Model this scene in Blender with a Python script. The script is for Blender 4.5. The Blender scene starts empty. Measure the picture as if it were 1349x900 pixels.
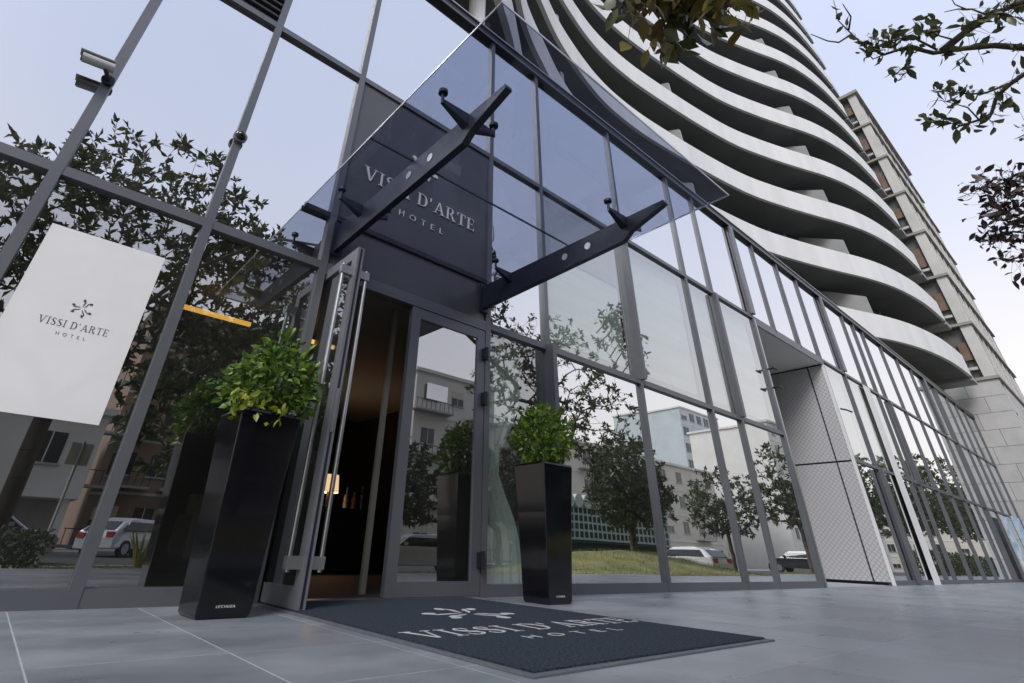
import bpy, bmesh, math, random
import numpy as np
from mathutils import Vector, Matrix

R = math.radians
sc = bpy.context.scene
COL = sc.collection

# ------------------------------------------------------------------ camera
CAM_YAW, CAM_PITCH, CAM_ROLL = R(39.26), R(30.60), R(2.17)
CAM_POS = Vector((0.0, -4.0, 0.346))
F_PX, PP_X, PP_Y, IMG_W, IMG_H = 663.75, 623.7, 333.3, 1349.0, 900.0
fw = Vector((math.sin(CAM_YAW) * math.cos(CAM_PITCH), math.cos(CAM_YAW) * math.cos(CAM_PITCH), math.sin(CAM_PITCH)))
rt0 = Vector((math.cos(CAM_YAW), -math.sin(CAM_YAW), 0))
up0 = rt0.cross(fw)
rt = rt0 * math.cos(CAM_ROLL) + up0 * math.sin(CAM_ROLL)
up = up0 * math.cos(CAM_ROLL) - rt0 * math.sin(CAM_ROLL)
cd = bpy.data.cameras.new('camera')
cam = bpy.data.objects.new('camera', cd)
COL.objects.link(cam)
M4 = Matrix((rt, up, -fw)).transposed().to_4x4()
M4.translation = CAM_POS
cam.matrix_world = M4
cd.sensor_fit = 'HORIZONTAL'
cd.sensor_width = 36.0
cd.lens = F_PX / IMG_W * 36.0
cd.shift_x = (IMG_W / 2 - PP_X) / IMG_W
cd.shift_y = (PP_Y - IMG_H / 2) / IMG_W
cd.clip_start = 0.02
cd.clip_end = 3000
sc.camera = cam

def ray(px, py):
    d = fw * F_PX + rt * (px - PP_X) - up * (py - PP_Y)
    return d.normalized()
def at_dist(px, py, t):
    return CAM_POS + ray(px, py) * t
def at_y(px, py, y):
    d = ray(px, py)
    return CAM_POS + d * ((y - CAM_POS.y) / d.y)

# ------------------------------------------------------------------ sky and sun
SUN_EL, SUN_AZ = R(42), R(234)       # azimuth clockwise from +Y: over the near end of the street behind thin cloud
w = bpy.data.worlds.new('World')
sc.world = w
w.use_nodes = True
nt = w.node_tree
nt.nodes.clear()
wo = nt.nodes.new('ShaderNodeOutputWorld')
bg = nt.nodes.new('ShaderNodeBackground')
sky = nt.nodes.new('ShaderNodeTexSky')
sky.sky_type = 'NISHITA'
sky.sun_disc = False
sky.sun_elevation = SUN_EL
sky.sun_rotation = SUN_AZ
sky.air_density = 1.0
sky.dust_density = 1.6
sky.ozone_density = 1.4
bg.inputs['Strength'].default_value = 0.10
# a thin even veil of high cloud over the blue
veil = nt.nodes.new('ShaderNodeMix'); veil.data_type = 'RGBA'
vcol = nt.nodes.new('ShaderNodeMix'); vcol.data_type = 'RGBA'
vcol.inputs['A'].default_value = (6.8, 6.3, 5.95, 1)      # haze near the horizon, all round
vcol.inputs['B'].default_value = (4.75, 5.15, 6.55, 1)
tcw = nt.nodes.new('ShaderNodeTexCoord')
nzw = nt.nodes.new('ShaderNodeTexNoise'); nzw.inputs['Scale'].default_value = 1.6; nzw.inputs['Detail'].default_value = 5
mpw = nt.nodes.new('ShaderNodeMapRange'); mpw.inputs['From Min'].default_value = .3; mpw.inputs['From Max'].default_value = .7
mpw.inputs['To Min'].default_value = .74; mpw.inputs['To Max'].default_value = .88
nt.links.new(tcw.outputs['Generated'], nzw.inputs['Vector'])
sep = nt.nodes.new('ShaderNodeSeparateXYZ'); hzr = nt.nodes.new('ShaderNodeMapRange'); hzr.interpolation_type = 'SMOOTHSTEP'
hzr.inputs['From Min'].default_value = .0; hzr.inputs['From Max'].default_value = .75
nt.links.new(tcw.outputs['Generated'], sep.inputs[0]); nt.links.new(sep.outputs['Z'], hzr.inputs['Value'])
nt.links.new(hzr.outputs['Result'], vcol.inputs['Factor']); nt.links.new(vcol.outputs['Result'], veil.inputs['B'])
nt.links.new(nzw.outputs['Fac'], mpw.inputs['Value'])
nt.links.new(mpw.outputs['Result'], veil.inputs['Factor'])
nt.links.new(sky.outputs['Color'], veil.inputs['A'])
nt.links.new(veil.outputs['Result'], bg.inputs['Color'])
nt.links.new(bg.outputs['Background'], wo.inputs['Surface'])

sd = bpy.data.lights.new('sun', 'SUN')
sd.energy = 1.3
sd.angle = R(24)
sd.color = (1.0, 0.97, 0.93)
so = bpy.data.objects.new('sun', sd)
COL.objects.link(so)
sdir = Vector((math.sin(SUN_AZ) * math.cos(SUN_EL), math.cos(SUN_AZ) * math.cos(SUN_EL), math.sin(SUN_EL)))
so.rotation_euler = sdir.to_track_quat('Z', 'Y').to_euler()

vs = sc.view_settings
vs.view_transform = 'Standard'
vs.look = 'None'
vs.exposure = 0.8
vs.gamma = 1.0
sc.cycles.max_bounces = 10
sc.cycles.transparent_max_bounces = 24
sc.cycles.glossy_bounces = 6
sc.cycles.caustics_reflective = False
sc.cycles.use_denoising = True

# ------------------------------------------------------------------ materials
MATS = {}
def nodes(name):
    m = bpy.data.materials.new(name)
    m.use_nodes = True
    n = m.node_tree
    b = n.nodes['Principled BSDF']
    MATS[name] = m
    return m, n, b
def setp(b, color=None, rough=None, metal=None, spec=None, coat=None):
    if color is not None: b.inputs['Base Color'].default_value = (*color, 1)
    if rough is not None: b.inputs['Roughness'].default_value = rough
    if metal is not None: b.inputs['Metallic'].default_value = metal
    if spec is not None: b.inputs['Specular IOR Level'].default_value = spec
    if coat is not None: b.inputs['Coat Weight'].default_value = coat; b.inputs['Coat Roughness'].default_value = .04
def add(n, t, **kw):
    x = n.nodes.new(t)
    for k, v in kw.items():
        if k in x.inputs: x.inputs[k].default_value = v
        else: setattr(x, k, v)
    return x
def noisy(name, c1, c2, scale=6, rough=.6, metal=0, spec=.5, bump=0, bscale=None, stretch=None, coat=None, detail=4, r2=None, coord='Object', perobj=0.0, stain=0.0):
    m, n, b = nodes(name)
    setp(b, c1, rough, metal, spec, coat)
    tc = add(n, 'ShaderNodeTexCoord')
    src = add(n, 'ShaderNodeNewGeometry').outputs['Position'] if coord == 'World' else tc.outputs[coord]
    if stretch:
        mp = add(n, 'ShaderNodeMapping'); mp.inputs['Scale'].default_value = stretch
        n.links.new(src, mp.inputs['Vector']); src = mp.outputs['Vector']
    nz = add(n, 'ShaderNodeTexNoise', Scale=scale, Detail=detail, Roughness=.6)
    n.links.new(src, nz.inputs['Vector'])
    cr = add(n, 'ShaderNodeMapRange'); cr.inputs['From Min'].default_value = .32; cr.inputs['From Max'].default_value = .68
    n.links.new(nz.outputs['Fac'], cr.inputs['Value'])
    mx = add(n, 'ShaderNodeMix', data_type='RGBA')
    mx.inputs['A'].default_value = (*c1, 1); mx.inputs['B'].default_value = (*c2, 1)
    n.links.new(cr.outputs['Result'], mx.inputs['Factor'])
    col = mx.outputs['Result']
    if perobj:
        oi = add(n, 'ShaderNodeObjectInfo')
        mr = add(n, 'ShaderNodeMapRange'); mr.inputs['To Min'].default_value = 1 - perobj; mr.inputs['To Max'].default_value = 1 + perobj
        n.links.new(oi.outputs['Random'], mr.inputs['Value'])
        hs = add(n, 'ShaderNodeHueSaturation'); n.links.new(mr.outputs['Result'], hs.inputs['Value']); n.links.new(col, hs.inputs['Color'])
        col = hs.outputs['Color']
    if stain:      # blotches, drips and trodden-in gum
        ps = add(n, 'ShaderNodeNewGeometry').outputs['Position']
        n1 = add(n, 'ShaderNodeTexNoise', Scale=.9, Detail=8, Roughness=.7); n.links.new(ps, n1.inputs['Vector'])
        r1 = add(n, 'ShaderNodeMapRange'); r1.inputs['From Min'].default_value = .52; r1.inputs['From Max'].default_value = .72; r1.inputs['To Min'].default_value = 1.0; r1.inputs['To Max'].default_value = 1 - stain
        n.links.new(n1.outputs['Fac'], r1.inputs['Value'])
        v1 = add(n, 'ShaderNodeTexVoronoi', Scale=4.5); n.links.new(ps, v1.inputs['Vector'])
        r3 = add(n, 'ShaderNodeMapRange'); r3.inputs['From Min'].default_value = .055; r3.inputs['From Max'].default_value = .075; r3.inputs['To Min'].default_value = .55; r3.inputs['To Max'].default_value = 1.0
        n.links.new(v1.outputs['Distance'], r3.inputs['Value'])
        mm = add(n, 'ShaderNodeMath', operation='MULTIPLY'); n.links.new(r1.outputs[0], mm.inputs[0]); n.links.new(r3.outputs[0], mm.inputs[1])
        h2 = add(n, 'ShaderNodeHueSaturation'); n.links.new(mm.outputs[0], h2.inputs['Value']); n.links.new(col, h2.inputs['Color']); col = h2.outputs['Color']
    n.links.new(col, b.inputs['Base Color'])
    if r2 is not None:
        mr = add(n, 'ShaderNodeMapRange'); mr.inputs['To Min'].default_value = rough; mr.inputs['To Max'].default_value = r2
        n.links.new(cr.outputs['Result'], mr.inputs['Value']); n.links.new(mr.outputs['Result'], b.inputs['Roughness'])
    if bump:
        nb = add(n, 'ShaderNodeTexNoise', Scale=bscale or scale * 6, Detail=3)
        n.links.new(src, nb.inputs['Vector'])
        bp = add(n, 'ShaderNodeBump', Strength=bump, Distance=.01)
        n.links.new(nb.outputs['Fac'], bp.inputs['Height']); n.links.new(bp.outputs['Normal'], b.inputs['Normal'])
    return m

noisy('frame', (.115, .122, .140), (.145, .152, .17), 1.2, .42, .3, .5, coord='World', detail=7)
noisy('frame_dark', (.016, .019, .028), (.024, .028, .038), 4, .4, .3)
noisy('fin_grey', (.17, .175, .20), (.21, .215, .24), 4, .45, .3)
noisy('alu', (.42, .43, .45), (.52, .53, .55), 8, .33, .9)
noisy('steel_navy', (.012, .016, .030), (.020, .026, .042), 5, .38, .2)
noisy('chrome', (.36, .37, .39), (.46, .47, .49), 10, .3, 1.0)
noisy('sign_panel', (.060, .060, .072), (.075, .075, .088), 1.5, .30, 0, .6)
noisy('letter_white', (.88, .85, .78), (.94, .91, .85), 20, .45)
noisy('white_paint', (.74, .745, .755), (.84, .842, .845), .30, .55, bump=.02, bscale=8, coord='World', detail=8, stretch=(1, 1, .35))
noisy('parapet', (.63, .635, .65), (.74, .745, .755), .8, .55, bump=.02, bscale=8, coord='World', detail=8, stretch=(1.6, 1.6, .12))
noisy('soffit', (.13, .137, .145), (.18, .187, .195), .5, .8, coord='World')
noisy('divider_grey', (.30, .31, .32), (.38, .385, .39), .6, .7)
noisy('balcony_glass', (.06, .065, .07), (.11, .115, .12), .6, .25)
noisy('stone', (.44, .44, .445), (.54, .535, .53), 1.4, .7, bump=.15, bscale=20, perobj=.09, coord='World')
noisy('stone_light', (.54, .535, .515), (.65, .645, .625), 1.0, .7, bump=.1, coord='World')
noisy('stone_dark', (.29, .28, .255), (.37, .355, .325), 1.2, .75, coord='World')
noisy('brown', (.16, .10, .075), (.22, .15, .11), 1.5, .7)
noisy('window_mid', (.12, .125, .12), (.2, .2, .19), .6, .25)
noisy('window_dark', (.02, .025, .028), (.05, .055, .055), .5, .12)
noisy('concrete', (.24, .235, .225), (.33, .325, .31), 3, .8, bump=.1)
noisy('blind', (.62, .68, .65), (.82, .85, .83), 1.0, .8, stretch=(.2, .2, 5), coord='World', detail=2)
noisy('curtain', (.72, .78, .70), (.84, .87, .82), 1.0, .85, stretch=(6, 6, .3))
noisy('interior_wall', (.045, .038, .032), (.07, .06, .05), .8, .8)
noisy('interior_wood', (.30, .15, .05), (.42, .22, .08), 3, .5, stretch=(1, 1, 8))
noisy('interior_ceiling', (.34, .32, .28), (.40, .37, .32), .8, .8)
noisy('interior_floor', (.05, .047, .045), (.07, .066, .062), 1, .65)
noisy('black_furniture', (.012, .012, .013), (.02, .02, .02), 4, .4)
noisy('paper', (.86, .85, .86), (.91, .90, .91), 1.0, .35, coat=.5)
noisy('ink', (.04, .04, .045), (.07, .07, .075), 5, .6)
noisy('tile', (.20, .222, .248), (.295, .318, .345), 1.7, .26, 0, .6, bump=.05, bscale=60, stretch=(.8, 1.5, 1), r2=.44, perobj=.13, coord='World', detail=9, stain=.35)
noisy('grout', (.36, .39, .42), (.46, .48, .50), 10, .8)
noisy('mat_pile', (.012, .018, .028), (.066, .082, .108), 75, .95, 0, .2, bump=.6, bscale=700)
noisy('mat_white', (.42, .43, .44), (.55, .56, .56), 90, .9)
noisy('rubber', (.10, .11, .125), (.14, .15, .165), 30, .6)
noisy('planter_black', (.004, .004, .006), (.007, .007, .010), 3, .10, 0, .4, coat=.25)
noisy('soil', (.03, .022, .015), (.05, .04, .03), 20, .9)
noisy('bark', (.07, .055, .045), (.13, .11, .09), 9, .9, bump=.5, bscale=30, stretch=(1, 1, .3))
noisy('lawn', (.17, .18, .06), (.36, .33, .14), 1.1, .95, bump=.5, bscale=40, detail=8)
noisy('asphalt', (.045, .046, .048), (.065, .066, .068), 3, .85, bump=.2, bscale=80)
noisy('earth', (.10, .10, .07), (.14, .13, .09), .2, .95)
noisy('kerb', (.34, .34, .33), (.42, .42, .41), 3, .8)
noisy('plaster', (.62, .61, .58), (.70, .69, .66), .4, .8)
noisy('plaster_cream', (.58, .54, .46), (.66, .62, .54), .3, .8)
noisy('brick_brown', (.26, .17, .12), (.33, .23, .17), .8, .8)
noisy('kiosk_green', (.02, .07, .055), (.035, .10, .08), 2, .6)
noisy('kiosk_white', (.55, .68, .64), (.65, .76, .72), 2, .6)
noisy('glass_cyan', (.40, .47, .49), (.50, .56, .58), .2, .15)
noisy('car_white', (.72, .73, .75), (.76, .77, .79), 2, .25, 0, .5, coat=.8)
noisy('car_silver', (.42, .45, .48), (.47, .50, .53), 2, .28, .5, .5, coat=.8)
noisy('car_dark', (.03, .035, .045), (.04, .045, .055), 2, .25, .3, .5, coat=.8)
noisy('car_glass', (.012, .015, .018), (.02, .024, .028), 2, .06)
noisy('tyre', (.015, .015, .016), (.025, .025, .026), 10, .8)
noisy('tail_red', (.35, .01, .012), (.42, .02, .02), 4, .25)
noisy('lamp_clear', (.7, .72, .74), (.8, .82, .84), 4, .15)
noisy('terracotta', (.42, .17, .11), (.52, .24, .17), 5, .8)
noisy('banner_print', (.06, .28, .50), (.75, .82, .85), 2.2, .5)
noisy('cctv_white', (.42, .43, .44), (.5, .51, .52), 6, .35)
noisy('lens', (.006, .006, .008), (.012, .012, .014), 6, .05)

def leafmat(name, c1, c2, rough=.45, trans=.25):
    m, n, b = nodes(name)
    setp(b, c1, rough)
    geo = add(n, 'ShaderNodeNewGeometry')
    mx = add(n, 'ShaderNodeMix', data_type='RGBA')
    mx.inputs['A'].default_value = (*c1, 1); mx.inputs['B'].default_value = (*c2, 1)
    n.links.new(geo.outputs['Random Per Island'], mx.inputs['Factor'])
    n.links.new(mx.outputs['Result'], b.inputs['Base Color'])
    tr = add(n, 'ShaderNodeBsdfTranslucent')
    n.links.new(mx.outputs['Result'], tr.inputs['Color'])
    ms = add(n, 'ShaderNodeMixShader'); ms.inputs[0].default_value = trans
    n.links.new(b.outputs[0], ms.inputs[1]); n.links.new(tr.outputs[0], ms.inputs[2])
    n.links.new(ms.outputs[0], n.nodes['Material Output'].inputs['Surface'])
leafmat('leaf_magnolia', (.055, .075, .030), (.12, .13, .05), .35)
leafmat('leaf_bronze', (.13, .085, .025), (.22, .19, .05))
leafmat('leaf_plum', (.045, .030, .035), (.085, .055, .05))
leafmat('leaf_dark', (.045, .065, .032), (.10, .12, .05), .4)
leafmat('leaf_ficus', (.085, .17, .018), (.24, .36, .05), .4, .3)
leafmat('leaf_ficus_dark', (.04, .10, .022), (.13, .22, .035), .4, .3)
leafmat('leaf_yellow', (.20, .26, .02), (.34, .38, .05), .4, .3)
leafmat('leaf_hedge', (.045, .075, .03), (.10, .13, .045))
leafmat('leaf_agave', (.17, .20, .06), (.36, .34, .14))

def emit(name, color, strength):
    m, n, b = nodes(name)
    setp(b, color, .6)
    b.inputs['Emission Color'].default_value = (*color, 1)
    b.inputs['Emission Strength'].default_value = strength
emit('lamp_glow', (1.0, .66, .32), 0.5)
emit('strip_glow', (1.0, .50, .10), 0.85)

def glass(name, tint, r0, r1, power, gcol=(.96, .975, .985), wave=0.0, dust=0.0):
    m, n, b = nodes(name)
    n.nodes.remove(b)
    lw = add(n, 'ShaderNodeLayerWeight'); lw.inputs['Blend'].default_value = .5
    pw = add(n, 'ShaderNodeMath', operation='POWER'); pw.inputs[1].default_value = power
    n.links.new(lw.outputs['Facing'], pw.inputs[0])
    mr = add(n, 'ShaderNodeMapRange'); mr.inputs['To Min'].default_value = r0; mr.inputs['To Max'].default_value = r1
    n.links.new(pw.outputs[0], mr.inputs['Value'])
    tr = add(n, 'ShaderNodeBsdfTransparent'); tr.inputs['Color'].default_value = (*tint, 1)
    gl = add(n, 'ShaderNodeBsdfGlossy'); gl.inputs['Color'].default_value = (*gcol, 1); gl.inputs['Roughness'].default_value = 0.0
    if wave:
        tc = add(n, 'ShaderNodeTexCoord'); oi = add(n, 'ShaderNodeObjectInfo')
        ad = add(n, 'ShaderNodeVectorMath', operation='ADD')
        n.links.new(tc.outputs['Object'], ad.inputs[0]); n.links.new(oi.outputs['Random'], ad.inputs[1])
        nz = add(n, 'ShaderNodeTexNoise', Scale=.9, Detail=1)
        n.links.new(ad.outputs[0], nz.inputs['Vector'])
        bp = add(n, 'ShaderNodeBump', Strength=wave, Distance=.01)
        n.links.new(nz.outputs['Fac'], bp.inputs['Height']); n.links.new(bp.outputs['Normal'], gl.inputs['Normal'])
    ms = add(n, 'ShaderNodeMixShader')
    n.links.new(mr.outputs[0], ms.inputs[0]); n.links.new(tr.outputs[0], ms.inputs[1]); n.links.new(gl.outputs[0], ms.inputs[2])
    out = ms.outputs[0]
    if dust:      # film of dust on the outer face
        df = add(n, 'ShaderNodeBsdfDiffuse'); df.inputs['Color'].default_value = (.62, .66, .62, 1)
        gp_ = add(n, 'ShaderNodeNewGeometry'); nd = add(n, 'ShaderNodeTexNoise', Scale=1.3, Detail=7); n.links.new(gp_.outputs['Position'], nd.inputs['Vector'])
        md = add(n, 'ShaderNodeMapRange'); md.inputs['From Min'].default_value = .3; md.inputs['From Max'].default_value = .75
        md.inputs['To Min'].default_value = dust*.5; md.inputs['To Max'].default_value = dust*1.7
        n.links.new(nd.outputs['Fac'], md.inputs['Value'])
        m2 = add(n, 'ShaderNodeMixShader'); n.links.new(md.outputs[0], m2.inputs[0]); n.links.new(out, m2.inputs[1]); n.links.new(df.outputs[0], m2.inputs[2]); out = m2.outputs[0]
    n.links.new(out, n.nodes['Material Output'].inputs['Surface'])
glass('pane_coated', (.60, .68, .64), .72, .98, 1.7, wave=.09, dust=.015)
glass('pane_lobby', (.70, .76, .72), .42, .95, 1.9, wave=.09, dust=.012)
glass('pane_blind', (.78, .84, .80), .26, .92, 1.9, wave=.09, dust=.03)
glass('pane_back', (.97, .98, .97), .02, .2, 4)
glass('canopy_glass', (.66, .685, .755), .04, .55, 3.5)
glass('balustrade_glass', (.62, .75, .74), .15, .8, 3)

# diamond-embossed cladding of the recess
def cladding():
    m, n, b = nodes('cladding')
    setp(b, (.46, .46, .49), .5, .2)
    tc = add(n, 'ShaderNodeTexCoord')
    sp_ = add(n, 'ShaderNodeSeparateXYZ'); n.links.new(tc.outputs['Object'], sp_.inputs[0])
    sins = []
    for op in ('ADD', 'SUBTRACT'):
        m1 = add(n, 'ShaderNodeMath', operation=op); n.links.new(sp_.outputs['Y'], m1.inputs[0]); n.links.new(sp_.outputs['Z'], m1.inputs[1])
        m2 = add(n, 'ShaderNodeMath', operation='MULTIPLY'); m2.inputs[1].default_value = 58; n.links.new(m1.outputs[0], m2.inputs[0])
        m3 = add(n, 'ShaderNodeMath', operation='SINE'); n.links.new(m2.outputs[0], m3.inputs[0]); sins.append(m3)
    pr = add(n, 'ShaderNodeMath', operation='MAXIMUM'); n.links.new(sins[0].outputs[0], pr.inputs[0]); n.links.new(sins[1].outputs[0], pr.inputs[1])
    br = add(n, 'ShaderNodeMapRange'); br.inputs['From Min'].default_value = .55; br.inputs['From Max'].default_value = .95; n.links.new(pr.outputs[0], br.inputs['Value'])
    cm = add(n, 'ShaderNodeMix', data_type='RGBA'); cm.inputs['A'].default_value = (.60, .60, .625, 1); cm.inputs['B'].default_value = (.44, .44, .47, 1); n.links.new(br.outputs[0], cm.inputs['Factor'])
    n.links.new(cm.outputs['Result'], b.inputs['Base Color'])
    bp = add(n, 'ShaderNodeBump', Strength=.4, Distance=.01)
    n.links.new(br.outputs[0], bp.inputs['Height']); n.links.new(bp.outputs['Normal'], b.inputs['Normal'])
cladding()

# ------------------------------------------------------------------ mesh helpers
class MB:
    def __init__(s): s.v = []; s.f = []; s.mi = []
    def poly(s, pts, faces, mi=0):
        o = len(s.v); s.v += [tuple(p) for p in pts]
        s.f += [tuple(i + o for i in f) for f in faces]; s.mi += [mi] * len(faces)
        return s
    def box(s, a, b, mi=0):
        x0, y0, z0 = [min(p, q) for p, q in zip(a, b)]; x1, y1, z1 = [max(p, q) for p, q in zip(a, b)]
        return s.poly([(x0,y0,z0),(x1,y0,z0),(x1,y1,z0),(x0,y1,z0),(x0,y0,z1),(x1,y0,z1),(x1,y1,z1),(x0,y1,z1)],
               [(0,3,2,1),(4,5,6,7),(0,1,5,4),(1,2,6,5),(2,3,7,6),(3,0,4,7)], mi)
    def tube(s, pts, rad, n=8, mi=0, caps=True):
        pts = [Vector(p) for p in pts]
        if not hasattr(rad, '__len__'): rad = [rad] * len(pts)
        o = len(s.v); ring = []
        for i, p in enumerate(pts):
            t = (pts[min(i + 1, len(pts) - 1)] - pts[max(i - 1, 0)])
            t = t.normalized() if t.length > 1e-9 else Vector((0, 0, 1))
            a = t.orthogonal().normalized() if i == 0 else (a - t * a.dot(t)).normalized()
            b = t.cross(a)
            for k in range(n):
                q = 2 * math.pi * k / n
                s.v.append(tuple(p + (a * math.cos(q) + b * math.sin(q)) * rad[i]))
        for i in range(len(pts) - 1):
            for k in range(n):
                k2 = (k + 1) % n
                s.f.append((o + i*n + k, o + i*n + k2, o + (i+1)*n + k2, o + (i+1)*n + k)); s.mi.append(mi)
        if caps:
            s.f.append(tuple(o + k for k in reversed(range(n)))); s.mi.append(mi)
            s.f.append(tuple(o + (len(pts)-1)*n + k for k in range(n))); s.mi.append(mi)
        return s
    def extrude(s, poly2, fn, d0, d1, mi=0):
        """2D polygon (u,v) -> prism between depths d0,d1; fn(u,v,d)->xyz"""
        n = len(poly2)
        pts = [fn(u, v, d0) for u, v in poly2] + [fn(u, v, d1) for u, v in poly2]
        fs = [tuple(range(n)), tuple(range(2*n - 1, n - 1, -1))] + [(i, (i+1) % n + 0, (i+1) % n + n, i + n) for i in range(n)]
        return s.poly(pts, fs, mi)
    def mesh(s, name, mats, smooth=False):
        me = bpy.data.meshes.new(name)
        me.from_pydata(s.v, [], s.f)
        for m in ([mats] if isinstance(mats, str) else mats): me.materials.append(MATS[m])
        if any(s.mi): me.polygons.foreach_set('material_index', s.mi)
        bm = bmesh.new(); bm.from_mesh(me); bmesh.ops.recalc_face_normals(bm, faces=bm.faces); bm.to_mesh(me); bm.free()
        if smooth: me.polygons.foreach_set('use_smooth', [True] * len(me.polygons))
        me.update()
        return me
    def build(s, name, mats, parent=None, loc=None, smooth=False, bevel=0):
        o = bpy.data.objects.new(name, s.mesh(name, mats, smooth))
        COL.objects.link(o); o.parent = parent
        if loc is not None: o.location = loc
        if bevel:
            bv = o.modifiers.new('bevel', 'BEVEL'); bv.width = bevel; bv.segments = 2; bv.limit_method = 'ANGLE'
        return o
def box(name, a, b, mat, parent=None, bevel=0):
    """a box whose object origin is its own centre"""
    c = [(p + q) / 2 for p, q in zip(a, b)]
    h = [abs(p - q) / 2 for p, q in zip(a, b)]
    return MB().box([-x for x in h], h).build(name, mat, parent, c, bevel=bevel)
def empty(name, loc=(0, 0, 0), label=None, cat=None, group=None, rz=0):
    o = bpy.data.objects.new(name, None); COL.objects.link(o); o.location = loc; o.rotation_euler.z = rz
    o.empty_display_size = .2
    if label: tag(o, label, cat, group)
    return o
def tag(o, label=None, cat=None, group=None, kind=None):
    if label: o['label'] = label
    if cat: o['category'] = cat
    if group: o['group'] = group
    if kind: o['kind'] = kind
    return o
def inst(o, name, parent, loc, rot=None, scale=None):
    c = o.copy(); c.name = name; COL.objects.link(c); c.parent = parent; c.location = loc
    if rot is not None: c.rotation_euler = rot
    if scale is not None: c.scale = scale
    return c
def copy_tree(o, parent=None):
    c = o.copy(); COL.objects.link(c); c.parent = parent
    for ch in o.children: copy_tree(ch, c)
    return c

# ------------------------------------------------------------------ lettering
def ribbon(pts, wid, sub=5):
    # catmull-rom, then one quad per step
    P = [Vector((*p, 0)) for p in pts]; out = []; ws = []
    for i in range(len(P) - 1):
        p0, p1, p2, p3 = P[max(i-1, 0)], P[i], P[i+1], P[min(i+2, len(P)-1)]
        for k in range(sub):
            t = k / sub
            out.append(.5 * ((2*p1) + (p2-p0)*t + (2*p0-5*p1+4*p2-p3)*t*t + (3*p1-p0-3*p2+p3)*t**3)); ws.append(wid[i]*(1-t) + wid[i+1]*t)
    out.append(P[-1]); ws.append(wid[-1])
    L = []; Rr = []
    for i, p in enumerate(out):
        t = (out[min(i+1, len(out)-1)] - out[max(i-1, 0)]).normalized(); nn = Vector((-t.y, t.x, 0)) * ws[i] / 2
        L.append(p + nn); Rr.append(p - nn)
    return [[tuple(L[i][:2]), tuple(Rr[i][:2]), tuple(Rr[i+1][:2]), tuple(L[i+1][:2])] for i in range(len(out)-1)]
def rc(x0, y0, x1, y1): return [(x0, y0), (x1, y0), (x1, y1), (x0, y1)]
def ell(cx, cy, rx, ry, rot=0, n=12):
    c, s = math.cos(rot), math.sin(rot)
    return [(cx + c*rx*math.cos(q) - s*ry*math.sin(q), cy + s*rx*math.cos(q) + c*ry*math.sin(q)) for q in [2*math.pi*k/n for k in range(n)]]
SER = {
 'I': (.42, [rc(.15, .0, .27, 1), rc(.03, 0, .39, .045), rc(.03, .955, .39, 1)]),
 'V': (.95, [[(.10, 1), (.27, 1), (.56, 0), (.46, 0)], [(.79, 1), (.85, 1), (.56, 0), (.50, .07)], rc(0, .955, .37, 1), rc(.68, .955, .97, 1)]),
 'S': (.62, ribbon([(.50, .76), (.45, .92), (.29, .975), (.13, .90), (.10, .75), (.20, .61), (.36, .48), (.50, .35), (.52, .20), (.42, .07), (.26, .025), (.11, .08), (.06, .26)],
        [.04, .045, .055, .08, .11, .14, .16, .14, .11, .08, .055, .045, .04])),
 'D': (.84, [rc(.10, 0, .22, 1), rc(.01, 0, .3, .045), rc(.01, .955, .3, 1)] + ribbon([(.20, .977), (.45, .955), (.64, .80), (.71, .5), (.64, .20), (.45, .045), (.20, .023)], [.045, .06, .11, .145, .11, .06, .045])),
 "'": (.26, [[(.05, 1), (.17, 1), (.13, .70), (.08, .70)]]),
 'A': (.92, [[(.42, 1), (.47, .93), (.15, 0), (.10, 0)], [(.40, 1), (.50, 1), (.84, 0), (.68, 0)], rc(.22, .29, .64, .34), rc(0, 0, .27, .045), rc(.55, 0, .95, .045)]),
 'R': (.84, [rc(.10, 0, .22, 1), rc(.01, 0, .31, .045), rc(.01, .955, .3, 1)] + ribbon([(.20, .977), (.42, .965), (.55, .87), (.57, .74), (.50, .59), (.38, .525), (.20, .515)], [.045, .05, .10, .125, .09, .05, .045]) +
        [[(.35, .52), (.46, .52), (.78, 0), (.62, 0)], rc(.58, 0, .86, .045)]),
 'T': (.78, [rc(.33, 0, .45, 1), rc(.03, .95, .75, 1), rc(.21, 0, .57, .045), [(.03, .97), (.075, .97), (.055, .76), (.03, .76)], [(.75, .97), (.705, .97), (.725, .76), (.75, .76)]]),
 'E': (.70, [rc(.10, 0, .22, 1), rc(.01, .955, .62, 1), rc(.01, 0, .64, .045), rc(.2, .485, .48, .53), [(.62, .97), (.58, .97), (.60, .78), (.62, .78)], [(.64, .03), (.60, .03), (.62, .24), (.64, .24)], rc(.455, .41, .48, .6)]),
 ' ': (.30, []),
}
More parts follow.
